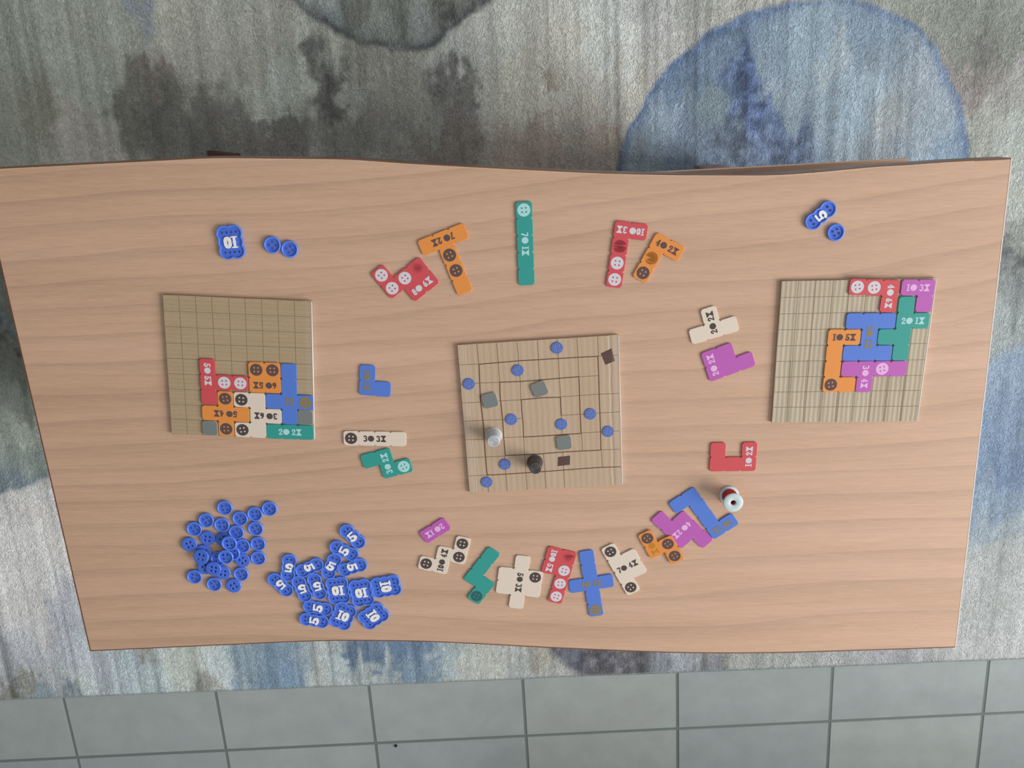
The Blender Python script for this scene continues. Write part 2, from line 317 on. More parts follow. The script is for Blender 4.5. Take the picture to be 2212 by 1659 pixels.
def build_rug():
    ex = Vector((RE[1][0]-RE[0][0], RE[1][1]-RE[0][1])).normalized()
    ang = atan2(ex.y, ex.x)
    o = Vector(RE[0])
    step = .0034
    # local frame: u along the edge, v away from it
    u0, u1, v0, v1 = -.2, 2.45, 0.0, 1.55
    nu = int((u1-u0)/step)+1; nv = int((v1-v0)/step)+1
    U, V = np.meshgrid(np.linspace(u0, u1, nu), np.linspace(v0, v1, nv))
    X = o.x+U*cos(ang)-V*sin(ang); Y = o.y+U*sin(ang)+V*cos(ang)
    # edge waver
    wav = .0022*fbm(U*6, U*0, 91, 3)*np.exp(-V/.01)
    X -= -sin(ang)*wav; Y += cos(ang)*wav
    Z = np.full_like(X, .010)+.0012*fbm(U*140, V*110, 5, 2)
    Z = np.where(V < .008, .0035+.0065*np.clip(V/.008, 0, 1)**.5, Z)
    # ----- woven colour
    strk = fbm(U*70, V*1.6, 13, 3)
    wx = X+.05*fbm(X*7, Y*7, 11)+.060*fbm(X*48, Y*48, 15, 4); wy = Y+.06*fbm(X*7, Y*7, 12)+.070*fbm(X*48, Y*48, 16, 4)+.09*strk
    def interp(pts, rad, px_, py_):
        num = np.zeros(X.shape+(3,), np.float32); den = np.zeros(X.shape, np.float32)
        for p in pts:
            d2 = ((px_-p[0])**2+(py_-p[1])**2)
            r = rad*(p[3] if len(p) > 3 else 1.0)
            w = 1.0/(d2/(r*r)+.03)**3.0*(r/rad)**1.0
            num += w[..., None]*np.array(lin(p[2]), np.float32); den += w
        return num/den[..., None]
    C = interp(RC, .075, wx, wy)
    base_streak = fbm(U*55, V*2.2, 21, 4)
    for s in RS:
        P = s['p']; n = len(P)
        ins = np.zeros(X.shape, bool); dist = np.full(X.shape, 9.0)
        qx = X+.012*fbm(X*40, Y*40, 31, 3); qy = Y+.012*fbm(X*40, Y*40, 33, 3)
        for i in range(n):
            (x1, y1), (x2, y2) = P[i], P[(i+1) % n]
            c = ((y1 > qy) != (y2 > qy)) & (qx < (x2-x1)*(qy-y1)/((y2-y1) if y2 != y1 else 1e-9)+x1)
            ins ^= c
            dx, dy = x2-x1, y2-y1; t = np.clip(((qx-x1)*dx+(qy-y1)*dy)/(dx*dx+dy*dy+1e-12), 0, 1)
            dist = np.minimum(dist, np.hypot(qx-x1-t*dx, qy-y1-t*dy))
        sd = np.where(ins, dist, -dist)
        a = np.clip(sd/s['w']*.5+.5, 0, 1)[..., None]
        # colours inside run in vertical bands
        px_ = X+.012*fbm(X*60, Y*5, 41)+.014*fbm(X*12, Y*12, 43); py_ = Y+.12*fbm(X*45, Y*3, 42)
        I = interp([[c[0], c[1], c[2], .8] for c in [ (p[0], p[1], p[2]) for p in s['c']]], .045, px_, py_)
        if s['e']:
            e = np.exp(-(np.clip(dist, 0, 9)/(s['ew']*.55*(1+1.6*fbm(X*14, Y*14, 51))))**2)[..., None]*.85
            I = I*(1-e)+np.array(lin(s['e']), np.float32)*e
        C = C*(1-a)+I*a
    fine = fbm(U*95, V*1.1, 23, 3)
    region = np.clip(.55+1.6*fbm(X*3.2, Y*3.2, 77, 2), .15, 1.1)*np.clip(.80-.75*(X-.25), .35, 1)     # where the weave shows its warp lines
    lum = 1+.40*base_streak+region*(1.5*np.clip(fine, -.3, .12)+.25*np.clip(fbm(U*260, V*3, 24, 2), -.3, .3))
    blot = fbm(X*28, Y*28, 61, 5)
    lum *= 1+.30*blot*(1+1.2*np.clip((.28-C[..., 1])*6, 0, 1))
    # denser mottling where the weave is dark
    dk = np.clip((.27-C[..., 1])*9, 0, 1)
    lum *= 1+dk*1.0*np.clip(fbm(X*70, Y*80, 71, 4)*3.0, -.28, .75)
    C = C*np.clip(lum, .5, 1.6)[..., None]
    hue = fbm(X*9, Y*5, 81, 3)
    C[..., 2] *= 1+.07*hue; C[..., 0] *= 1-.06*hue
    gray_ = C.mean(-1, keepdims=True); C = gray_+(C-gray_)*.82
    # edge binding
    bd = np.clip(1-V/.010, 0, 1)[..., None]**.3*(V < .010)[..., None]
    C = C*(1-bd)+np.array(lin((150, 160, 160)), np.float32)*bd
    co = np.stack([X, Y, Z], -1).reshape(-1, 3)
    idx = np.arange(nu*nv).reshape(nv, nu)
    q = np.stack([idx[:-1, :-1], idx[:-1, 1:], idx[1:, 1:], idx[1:, :-1]], -1).reshape(-1, 4)
    me = bpy.data.meshes.new('rug')
    me.vertices.add(len(co)); me.vertices.foreach_set('co', co.astype(np.float32).ravel())
    me.loops.add(q.size); me.loops.foreach_set('vertex_index', q.astype(np.int32).ravel())
    me.polygons.add(len(q)); me.polygons.foreach_set('loop_start', np.arange(0, q.size, 4, dtype=np.int32))
    me.update(calc_edges=True)
    me.polygons.foreach_set('use_smooth', np.ones(len(q), bool))
    at = me.color_attributes.new('weave', 'FLOAT_COLOR', 'POINT')
    rgba = np.ones((len(co), 4), np.float32); rgba[:, :3] = C.reshape(-1, 3)
    at.data.foreach_set('color', rgba.ravel())
    return me, ang
m, N, L, b = newmat('rug_pile', (150, 150, 150), .9, .15)
at = N.new('ShaderNodeVertexColor'); at.layer_name = 'weave'
tc = N.new('ShaderNodeTexCoord')
nw = N.new('ShaderNodeTexNoise'); nw.inputs['Scale'].default_value = 190; nw.inputs['Detail'].default_value = 2.5; nw.inputs['Distortion'].default_value = 1.6
mp = N.new('ShaderNodeMapping'); mp.inputs['Scale'].default_value = (1.0, .72, 1.0)
L.new(tc.outputs['Object'], mp.inputs['Vector']); L.new(mp.outputs[0], nw.inputs['Vector'])
nf = N.new('ShaderNodeTexNoise'); nf.inputs['Scale'].default_value = 900; nf.inputs['Detail'].default_value = 2
L.new(tc.outputs['Object'], nf.inputs['Vector'])
mr = N.new('ShaderNodeMapRange'); mr.inputs[1].default_value = .33; mr.inputs[2].default_value = .67; mr.inputs[3].default_value = .78; mr.inputs[4].default_value = 1.20
L.new(nw.outputs['Fac'], mr.inputs[0])
mr2 = N.new('ShaderNodeMapRange'); mr2.inputs[1].default_value = .3; mr2.inputs[2].default_value = .7; mr2.inputs[3].default_value = .86; mr2.inputs[4].default_value = 1.14
L.new(nf.outputs['Fac'], mr2.inputs[0])
mu = N.new('ShaderNodeMath'); mu.operation = 'MULTIPLY'; L.new(mr.outputs[0], mu.inputs[0]); L.new(mr2.outputs[0], mu.inputs[1])
vm = N.new('ShaderNodeVectorMath'); vm.operation = 'SCALE'
L.new(at.outputs['Color'], vm.inputs[0]); L.new(mu.outputs[0], vm.inputs['Scale']); L.new(vm.outputs[0], b.inputs['Base Color'])
bp = N.new('ShaderNodeBump'); bp.inputs['Strength'].default_value = .9; bp.inputs['Distance'].default_value = .0030
L.new(nw.outputs['Fac'], bp.inputs['Height']); L.new(bp.outputs[0], b.inputs['Normal'])
b.inputs['Sheen Weight'].default_value = .15
rug_me, rug_ang = build_rug()
rug = thing('rug', 'large low-pile rug with faded grey, cream and blue abstract circles, under the table', 'rug', (0, 0, 0))
link('woven_pile', rug_me, m, rug)
# thin backing that carries the pile down to the tiles
e0 = Vector(RE[0]); ed = Vector((cos(rug_ang), sin(rug_ang))); en = Vector((-sin(rug_ang), cos(rug_ang)))
bk = [e0+ed*u+en*v for u, v in ((-.2, .001), (2.45, .001), (2.45, 1.549), (-.2, 1.549))]
link('backing', fill('backing', [[tuple(p) for p in bk]], .0002, .0036), grained('rug_backing', (158, 166, 166), .9, .1), rug)

# ------------------------------------------------------------ table
def wood_material(name, ang, light=1.0):
    m, N, L, b = newmat(name, (190, 155, 128), .46, .42)
    tc = N.new('ShaderNodeTexCoord')
    rot = N.new('ShaderNodeMapping'); rot.inputs['Rotation'].default_value = (0, 0, -ang)
    L.new(tc.outputs['Object'], rot.inputs['Vector'])
    def noise(sc, scale, det, dist=0, rough=.5):
        mp = N.new('ShaderNodeMapping'); mp.inputs['Scale'].default_value = sc
        L.new(rot.outputs[0], mp.inputs['Vector'])
        n = N.new('ShaderNodeTexNoise'); n.inputs['Scale'].default_value = scale; n.inputs['Detail'].default_value = det
        n.inputs['Distortion'].default_value = dist; n.inputs['Roughness'].default_value = rough
        L.new(mp.outputs[0], n.inputs['Vector']); return n.outputs['Fac']
    def math_(op, a, c=None, cl=False):
        k = N.new('ShaderNodeMath'); k.operation = op; k.use_clamp = cl
        for i, s in enumerate((a, c)):
            if s is None: continue
            if isinstance(s, (int, float)): k.inputs[i].default_value = s
            else: L.new(s, k.inputs[i])
        return k.outputs[0]
    sep = N.new('ShaderNodeSeparateXYZ'); L.new(rot.outputs[0], sep.inputs[0])
    big = noise((.55, 2.2, 1), 1.5, 1.5)
    mid = noise((1.2, 14, 1), 2.2, 2)
    # tilt of the rings: upper part of the top climbs to the right
    tilt = math_('MULTIPLY', sep.outputs['X'], math_('ADD', math_('MULTIPLY', sep.outputs['Y'], -.22), -.085))
    y = math_('ADD', sep.outputs['Y'], tilt)
    ph = math_('ADD', math_('MULTIPLY', y, 27), math_('MULTIPLY', big, 4.5))
    ph = math_('ADD', ph, math_('MULTIPLY', mid, .45))
    band0 = noise((.8, 5, 1), 2.2, 2)
    saw = math_('FRACT', ph)
    sharp = math_('MULTIPLY', math_('POWER', saw, 4.0), math_('SUBTRACT', 1.35, band0, True))
    # second, finer family of rings
    ph2 = math_('ADD', math_('MULTIPLY', ph, 2.37), math_('MULTIPLY', noise((.7, 14, 1), 2, 2), 1.2))
    saw2 = math_('POWER', math_('FRACT', ph2), 2.2)
    fib = noise((7, 125, 1), 3.2, 3)
    pore = noise((14, 230, 1), 5, 2)
    band = noise((.6, 9, 1), 2.0, 3)
    fine = noise((1, 1, 1), 700, 2)
    val = math_('MULTIPLY', sharp, -.17)
    val = math_('ADD', val, math_('MULTIPLY', saw2, -.05))
    val = math_('ADD', val, math_('MULTIPLY', math_('SUBTRACT', fib, .5), .20))
    val = math_('ADD', val, math_('MULTIPLY', math_('SUBTRACT', pore, .5), .26))
    val = math_('ADD', val, math_('MULTIPLY', math_('SUBTRACT', band, .5), .24))
    val = math_('ADD', val, math_('MULTIPLY', math_('SUBTRACT', fine, .5), .16))
    val = math_('ADD', val, 1.10*light)
    vm = N.new('ShaderNodeVectorMath'); vm.operation = 'SCALE'
    mix = N.new('ShaderNodeMix'); mix.data_type = 'RGBA'
    mix.inputs['A'].default_value = (*lin((188, 153, 125)), 1); mix.inputs['B'].default_value = (*lin((197, 161, 139)), 1)
    L.new(band, mix.inputs['Factor']); L.new(mix.outputs['Result'], vm.inputs[0])
    L.new(val, vm.inputs['Scale']); L.new(vm.outputs[0], b.inputs['Base Color'])
    bp = N.new('ShaderNodeBump'); bp.inputs['Strength'].default_value = .1; bp.inputs['Distance'].default_value = .0003
    L.new(pore, bp.inputs['Height']); L.new(bp.outputs[0], b.inputs['Normal'])
    return m
wood = wood_material('beech_laminate', radians(0))
edge_m = grained('brown_edging', (112, 74, 52), .3, .6, .08, 300, .05)
dkwood = grained('brown_underframe', (150, 112, 86), .4, .4, .1, 120, .1)

UP = [[-0.6235,0.3155],[-0.59736,0.31724],[-0.54304,0.31987],[-0.48881,0.32249],[-0.43467,0.32511],[-0.36171,0.32877],[-0.32674,0.32929],[-0.27308,0.32878],[-0.19796,0.32774],[-0.16045,0.32565],[-0.12293,0.32304],[-0.04771,0.31902],[0.02767,0.31535],[0.10318,0.31205],[0.17873,0.31021],[0.2111,0.30995],[0.29737,0.30996],[0.35097,0.31312],[0.41493,0.3189],[0.4576,0.32152],[0.5108,0.32518],[0.57843,0.32831]]
LO = [[0.60684,-0.32345],[0.46103,-0.32927],[0.35336,-0.33258],[0.28092,-0.33301],[0.21221,-0.33197],[0.12628,-0.32839],[0.03984,-0.32409],[-0.0458,-0.31885],[-0.13191,-0.31478],[-0.23323,-0.31378],[-0.29925,-0.31565],[-0.3846,-0.32008],[-0.49125,-0.32572],[-0.58153,-0.33047]]
def smooth_line(P, n=6):
    out = []
    for i in range(len(P)-1):
        p0 = P[max(i-1, 0)]; p1 = P[i]; p2 = P[i+1]; p3 = P[min(i+2, len(P)-1)]
        for k in range(n):
            t = k/n
            out.append(tuple(.5*((2*p1[a])+(-p0[a]+p2[a])*t+(2*p0[a]-5*p1[a]+4*p2[a]-p3[a])*t*t+(-p0[a]+3*p1[a]-3*p2[a]+p3[a])*t**3) for a in (0, 1)))
    out.append(tuple(P[-1])); return out
up = smooth_line(UP); lo = smooth_line(LO)
outline = up + lo
def inset(loop, d):
    out = []; n = len(loop)
    for i in range(n):
        a = Vector(loop[i-1]); p = Vector(loop[i]); c = Vector(loop[(i+1) % n])
        e1 = (p-a).normalized(); e2 = (c-p).normalized()
        # loop runs clockwise: inside is to the right
        n1 = Vector((e1.y, -e1.x)); n2 = Vector((e2.y, -e2.x))
        m_ = (n1+n2)
        m_ = m_/max(m_.length_squared/2, .4)
        out.append(tuple(p+m_*d))
    return out
TZ = .5
table = thing('coffee_table', 'long low coffee table with beech laminate top and wavy long edges', 'table', (0, 0, 0))
link('tabletop', fill('tabletop', [inset(outline, .0014)], TZ-.029, TZ, .0006), wood, table)
eb = fill('edge_band', [outline, inset(outline, .0015)], TZ-.030, TZ-.0002, .0)
link('edge_band', eb, edge_m, table)
worn = grained('worn_laminate_rim', (214, 186, 160), .5, .3, .12, 200, 0)
o2, o3 = inset(outline, .0015)[:len(up)], inset(outline, .0021)[:len(up)]
link('worn_rim_line', fill('worn_rim_line', [o2[4:-4]+o3[4:-4][::-1]], TZ-.001, TZ+.00004), worn, table)
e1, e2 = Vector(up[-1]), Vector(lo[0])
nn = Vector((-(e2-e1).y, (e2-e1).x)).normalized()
link('end_glint', fill('end_glint', [[tuple(e1+nn*.00005), tuple(e2+nn*.00005), tuple(e2-nn*.0013), tuple(e1-nn*.0013)]], TZ-.028, TZ+.0001, .0), newmat('painted_end_glint', (226, 214, 206), .3, .6)[0], table)  # window highlight along the right end, painted as a pale strip
# straight under shelf whose back edge peeps out at the upper right
th = radians(3.0)
def quad(pts, z0, z1, bev=.0): return fill('panel', [pts], z0, z1, bev)
def tl(x, y):   # table-aligned frame with origin at the shelf corner
    return (.5013+x*cos(th)-y*sin(th), -.0631+.385+x*sin(th)+y*cos(th))
link('lower_shelf', quad([tl(-1.02, 0), tl(0, 0), tl(0, -.60), tl(-1.02, -.60)], .382, .40, .001), wood_material('shelf_laminate', 0), table)
dkfoot = grained('dark_brown_foot', (84, 60, 50), .4, .4, .1, 120, .1)
for x0 in (-1.005, -.2):
    lg = link('leg', quad([tl(x0, -.02), tl(x0+.04, -.02), tl(x0+.04, -.58), tl(x0, -.58)], .03, .382, .001), dkwood, table)
    yf = .046 if x0 < -.5 else -.07
    ft = link('foot', quad([tl(x0-.005, yf), tl(x0+.045, yf-.008), tl(x0+.045, -.6), tl(x0-.005, -.6)], .0105, .03, .002), dkfoot, table)
    link('spacer', quad([tl(x0, -.05), tl(x0+.04, -.05), tl(x0+.04, -.56), tl(x0, -.56)], .40, .4705, .001), dkwood, table)
nk = [0.35259,0.31312]
link('chip', fill('chip', [[(nk[0]-.006, nk[1]+.001), (nk[0]+.006, nk[1]+.0014), (nk[0]+.002, nk[1]-.0012), (nk[0]-.003, nk[1]-.0018)]], TZ-.001, TZ+.00015), edge_m, table)

# ------------------------------------------------------------ plastics
PC = {
 'red': (205, 78, 84), 'orange': (226, 142, 66), 'teal': (48, 152, 142), 'blue': (84, 122, 208),
 'purple': (184, 92, 176), 'cream': (222, 206, 190), 'gray': (118, 124, 122)}
PM = {k: grained('plastic_'+k, c, .5 if k != 'gray' else .65, .4, .035, 1600, .1, .0002) for k, c in PC.items()}
PALE = grained('pale_board_edge', (176, 160, 146), .6, .3, .05, 900, 0)
INK = {'white': grained('ink_white', (208, 206, 212), .7, .2, .05, 1800, .05), 'pale_teal': grained('ink_pale_teal', (172, 214, 214), .7, .2, .05, 1800, .05),
 'pale_pink': grained('ink_pale_pink', (226, 178, 222), .7, .2, .05, 1800, .05), 'dark': grained('ink_dark', (82, 72, 70), .75, .2, .12, 1800, .05),
 'dark_purple': grained('ink_brown', (96, 78, 80), .75, .2, .25, 1500, .05), 'gold': grained('ink_gold', (140, 122, 84), .55, .35, .15, 1500, .05),
 'deep_teal': grained('ink_deep_teal', (52, 96, 98), .75, .2, .25, 1500, .05), 'olive': grained('ink_olive', (194, 132, 48), .8, .1, .05, 900, 0)}
INKOF = {'red': 'white', 'orange': 'dark_purple', 'teal': 'pale_teal', 'blue': 'gold', 'purple': 'pale_pink', 'cream': 'dark'}

def smudge_mat(name, col, core):
    m, N, L, b = newmat(name, col, .6, .3)
    out = [n for n in N if n.type == 'OUTPUT_MATERIAL'][0]
    tc = N.new('ShaderNodeTexCoord')
    ln = N.new('ShaderNodeVectorMath'); ln.operation = 'LENGTH'; L.new(tc.outputs['Object'], ln.inputs[0])
    n = N.new('ShaderNodeTexNoise'); n.inputs['Scale'].default_value = 350; n.inputs['Detail'].default_value = 3
    L.new(tc.outputs['Object'], n.inputs['Vector'])
    mr = N.new('ShaderNodeMapRange'); mr.inputs[1].default_value = .0078; mr.inputs[2].default_value = 0.0
    mr.inputs[3].default_value = 0; mr.inputs[4].default_value = core
    L.new(ln.outputs['Value'], mr.inputs[0])
    mu = N.new('ShaderNodeMath'); mu.operation = 'MULTIPLY'; L.new(mr.outputs[0], mu.inputs[0])
    m2 = N.new('ShaderNodeMapRange'); m2.inputs[1].default_value = .3; m2.inputs[2].default_value = .7; m2.inputs[3].default_value = .5; m2.inputs[4].default_value = 1.4
    L.new(n.outputs['Fac'], m2.inputs[0]); L.new(m2.outputs[0], mu.inputs[1])
    tr = N.new('ShaderNodeBsdfTransparent'); mx = N.new('ShaderNodeMixShader')
    L.new(mu.outputs[0], mx.inputs[0]); L.new(tr.outputs[0], mx.inputs[1]); L.new(b.outputs[0], mx.inputs[2]); L.new(mx.outputs[0], out.inputs[0])
    return m
SM = {'red': smudge_mat('faded_red_print', (136, 50, 58), .26), 'orange': smudge_mat('faded_orange_print', (170, 122, 40), .3)}

def button_disc(name, R, hr, off, z0, z1, bev=0):
    loops = [circ(R, 40)]
    for k in range(4):
        loops.append(circ(hr, 12, off*cos(pi/4+k*pi/2), off*sin(pi/4+k*pi/2)))
    return fill(name, loops, z0, z1, bev)

def patch_outline(cells, cell, c0):
    cs = set(map(tuple, cells))
    # boundary edges with the inside on the left (y up)
    edges = {}
    for (i, j) in cs:
        x0, x1, y1, y0 = i, i+1, -j, -j-1
        for (a, bb, nb) in (((x0, y0), (x1, y0), (i, j+1)), ((x1, y0), (x1, y1), (i+1, j)), ((x1, y1), (x0, y1), (i, j-1)), ((x0, y1), (x0, y0), (i-1, j))):
            if nb not in cs: edges.setdefault(a, []).append(bb)
    start = next(iter(edges)); loop = [start]; cur = start; prev = None
    while True:
        nx = edges[cur]
        if len(nx) > 1 and prev is not None:   # keep left
            d = (cur[0]-prev[0], cur[1]-prev[1])
            nx = sorted(nx, key=lambda t: -(d[0]*(t[1]-cur[1])-d[1]*(t[0]-cur[0])))
        n = nx[0]
        if n == start: break
        loop.append(n); prev, cur = cur, n
    out = []
    g = .012; n = len(loop)
    for k in range(n):
        a, p, c = Vector(loop[k-1]), Vector(loop[k]), Vector(loop[(k+1) % n])
        d1 = (p-a); d2 = (c-p)
        l1 = Vector((-d1.y, d1.x)); l2 = Vector((-d2.y, d2.x))
        cr = d1.x*d2.y-d1.y*d2.x
        if cr > .5:        # outer corner: clipped
            q = p+l1*g+l2*g
            out += [q-d1*.15, q-d1*.115+l1*.01, q+d2*.115+l2*.01, q+d2*.15]
        elif cr < -.5:     # inner corner: bitten out
            q = p+l1*g+l2*g
            out += [q-d1*.11, q-d1*.05+l1*.065, q+d2*.05+l2*.065, q+d2*.11]
        else:
            q = p+l1*g
            out += [q-d1*.085, q-d1*.014+l1*.075, q+d1*.014+l1*.075, q+d1*.085]
    return [((p.x-c0[0])*cell, (p.y-c0[1])*cell) for p in out]

PIECES = {'p1':{'col':'purple','cells':[(0,0),(1,0)],'x':-0.10251,'y':-0.14666,'a':33.96,'cell':0.02,'b':(),'s':(),'t':('2o1x',1,0.5,'W')},'p2':{'col':'cream','cells':[(2,0),(2,1),(1,1),(1,2),(0,2)],'x':-0.08816,'y':-0.18507,'a':-14.01,'cell':0.02,'b':[(2,0),(2,1),(0,2)],'s':(),'t':('10o4x',1.5,2.0,'N')},'p3':{'col':'teal','cells':[(0,0),(0,1),(0,2),(1,2),(1,3)],'x':-0.04231,'y':-0.21362,'a':-35.75,'cell':0.02,'b':[(1,3)],'s':(),'t':None},'p4':{'col':'cream','cells':[(1,0),(0,1),(1,1),(2,1),(0,2),(1,2),(2,2),(1,3)],'x':0.00842,'y':-0.22269,'a':-7.28,'cell':0.02,'b':[(2,1)],'s':(),'t':('5o3x',1.5,2,'S')},'p5':{'col':'red','cells':[(0,0),(0,1),(1,0),(1,1),(1,2),(1,3)],'x':0.06062,'y':-0.20667,'a':-14.33,'cell':0.02,'b':[(1,1),(1,2),(1,3)],'s':[(1,0)],'t':('10o5x',0.5,1,'S')},'p6':{'col':'blue','cells':[(1,0),(1,1),(0,2),(1,2),(2,2),(1,3),(1,4)],'x':0.10454,'y':-0.2246,'a':9.81,'cell':0.02,'b':[(1,4)],'s':(),'t':('1o4x',1.5,2.5,'E')},'p7':{'col':'cream','cells':[(0,0),(0,1),(0,2),(0,3),(1,1),(1,2)],'x':0.14896,'y':-0.20037,'a':28.66,'cell':0.02,'b':[(0,0),(0,3)],'s':(),'t':('7o4x',1,2,'E')},'p8':{'col':'orange','cells':[(0,0),(0,1),(1,1),(1,2)],'x':0.19504,'y':-0.16974,'a':29.45,'cell':0.02,'b':[(0,0),(1,1),(1,2)],'s':(),'t':('ox',0.52,1.35,'S')},'p9':{'col':'purple','cells':[(0,0),(0,1),(0,2),(1,1),(1,2),(1,3)],'x':0.22149,'y':-0.14532,'a':45.55,'cell':0.02,'b':(),'s':(),'t':('4o2x',1,2,'W')},'p10':{'col':'blue','cells':[(0,0),(1,0),(1,1),(1,2),(1,3),(2,3)],'x':0.24846,'y':-0.12178,'a':35.88,'cell':0.02,'b':(),'s':(),'t':('1o2x',2,3.5,'W')},'p12':{'col':'orange','cells':[(0,0),(1,0),(2,0),(1,1),(1,2),(1,3)],'x':-0.07587,'y':0.21559,'a':21.51,'cell':0.02,'b':[(1,1),(1,2)],'s':(),'t':('7o2x',1.5,0.5,'W')},'p13':{'col':'red','cells':[(0,0),(0,1),(1,1),(2,1),(1,2),(2,2)],'x':-0.12822,'y':0.18518,'a':38.09,'cell':0.02,'b':[(0,0),(0,1),(1,1)],'s':[(2,1)],'t':('8o6x',2,2.5,'E')},'p14':{'col':'teal','cells':[(0,0),(0,1),(0,2),(0,3),(0,4)],'x':0.01423,'y':0.22881,'a':2.37,'cell':0.02,'b':[(0,0)],'s':(),'t':('7o1x',0.5,2.5,'S')},'p15':{'col':'red','cells':[(0,0),(1,0),(0,1),(0,2),(0,3)],'x':0.13031,'y':0.22149,'a':-6.75,'cell':0.02,'b':[(0,2),(0,3)],'s':[(0,1)],'t':('10o3x',1,0.5,'W')},'p16':{'col':'orange','cells':[(0,0),(1,0),(0,1),(0,2)],'x':0.17185,'y':0.21416,'a':-27.29,'cell':0.02,'b':[(0,2)],'s':[(0,1)],'t':('4o2x',1,0.5,'E')},'p17':{'col':'blue','cells':[(0,0),(0,1),(1,1)],'x':-0.17551,'y':0.05541,'a':-4.77,'cell':0.02,'b':(),'s':(),'t':('3o1x',0.5,1,'S')},'p18':{'col':'cream','cells':[(0,0),(1,0),(2,0),(3,0)],'x':-0.17577,'y':-0.01822,'a':-1.09,'cell':0.02,'b':[(0,0)],'s':(),'t':('3o3x',2,0.5,'E')},'p19':{'col':'teal','cells':[(0,0),(1,0),(1,1),(2,1)],'x':-0.1621,'y':-0.05195,'a':15.75,'cell':0.02,'b':[(2,1)],'s':(),'t':('3o2x',1.5,1,'N')},'p20':{'col':'cream','cells':[(1,0),(0,1),(1,1),(2,1)],'x':0.24405,'y':0.12823,'a':17.72,'cell':0.02,'b':(),'s':(),'t':('2o2x',1.5,1,'N')},'p21':{'col':'purple','cells':[(0,0),(1,0),(0,1),(1,1),(2,1)],'x':0.26278,'y':0.08308,'a':21.08,'cell':0.02,'b':(),'s':(),'t':('2o2x',0.5,1,'N')},'p22':{'col':'red','cells':[(0,0),(0,1),(1,1),(2,1),(2,0)],'x':0.28125,'y':-0.04471,'a':0.82,'cell':0.02,'b':(),'s':(),'t':('1o2x',2.5,1,'N')},'r1':{'col':'red','cells':[(4,0),(5,0),(6,0),(6,1)],'x':0.4387,'y':0.17213,'a':-1.68,'cell':0.0202,'b':[(4,0),(5,0)],'s':(),'t':('4o6x',6.5,1,'S')},'r2':{'col':'purple','cells':[(7,0),(8,0),(8,1)],'x':0.48969,'y':0.17043,'a':-0.32,'cell':0.0202,'b':(),'s':(),'t':('1o3x',8,0.5,'E')},'r3':{'col':'teal','cells':[(7,1),(7,2),(8,2),(6,3),(7,3),(7,4)],'x':0.47548,'y':0.12625,'a':0.27,'cell':0.0202,'b':(),'s':(),'t':('2o1x',8,2.5,'E')},'r4':{'col':'blue','cells':[(4,2),(5,2),(6,2),(5,3),(4,4),(5,4),(6,4)],'x':0.43485,'y':0.11583,'a':0.38,'cell':0.0202,'b':(),'s':(),'t':('2o3x',5.5,3.5,'S')},'r5':{'col':'orange','cells':[(3,3),(4,3),(3,4),(3,5),(3,6),(4,6)],'x':0.40103,'y':0.08536,'a':0.09,'cell':0.0202,'b':[(3,6)],'s':(),'t':('1o5x',4,3.5,'E')},'r6':{'col':'purple','cells':[(4,5),(5,5),(6,5),(7,5),(5,6)],'x':0.44346,'y':0.0715,'a':0.45,'cell':0.0202,'b':[(6,5)],'s':(),'t':('3o4x',5.5,6,'S')},'l1':{'col':'red','cells':[(2,4),(2,5),(2,6),(3,5),(4,5)],'x':-0.36671,'y':0.05781,'a':-2.65,'cell':0.02,'b':[(3,5),(4,5)],'s':(),'t':('5o5x',2.5,5,'S')},'l2':{'col':'orange','cells':[(5,4),(6,4),(5,5),(6,5)],'x':-0.30796,'y':0.06375,'a':-1.98,'cell':0.02,'b':[(5,4),(6,4)],'s':(),'t':('6o5x',6,5.5,'W')},'l3':{'col':'blue','cells':[(7,4),(7,5),(7,6),(7,7),(6,6),(8,6)],'x':-0.27928,'y':0.0387,'a':-2.83,'cell':0.02,'b':[(8,6)],'s':(),'t':('3x',7.5,6.5,'N')},'l4':{'col':'orange','cells':[(3,6),(2,7),(3,7),(4,7),(3,8)],'x':-0.36065,'y':0.01648,'a':-3.31,'cell':0.02,'b':[(3,6),(3,8)],'s':(),'t':('5o4x',3.5,7.5,'W')},'l5':{'col':'cream','cells':[(4,6),(5,6),(5,7),(6,7),(5,8),(4,8)],'x':-0.32373,'y':0.01428,'a':-2.96,'cell':0.02,'b':[(4,6),(4,8)],'s':(),'t':('3o6x',6,7.5,'W')},'l6':{'col':'teal','cells':[(6,8),(7,8),(8,8)],'x':-0.28178,'y':-0.00776,'a':-2.07,'cell':0.02,'b':(),'s':(),'t':('2o2x',7.5,8.5,'E')},'g1':{'col':'gray','cells':[(2,8)],'x':-0.3823,'y':-0.00279,'a':-2.27,'cell':0.0198,'b':(),'s':(),'t':None},'g2':{'col':'gray','cells':[(8,7)],'x':-0.26104,'y':0.01153,'a':-2.51,'cell':0.0198,'b':(),'s':(),'t':None},'g3':{'col':'gray','cells':[(0,0)],'x':-0.02889,'y':0.03402,'a':14.56,'cell':0.0195,'b':(),'s':(),'t':None},'g4':{'col':'gray','cells':[(0,0)],'x':0.03297,'y':0.04884,'a':21.58,'cell':0.0195,'b':(),'s':(),'t':None},'g5':{'col':'gray','cells':[(0,0)],'x':0.06462,'y':-0.02209,'a':7.55,'cell':0.0195,'b':(),'s':(),'t':None}}
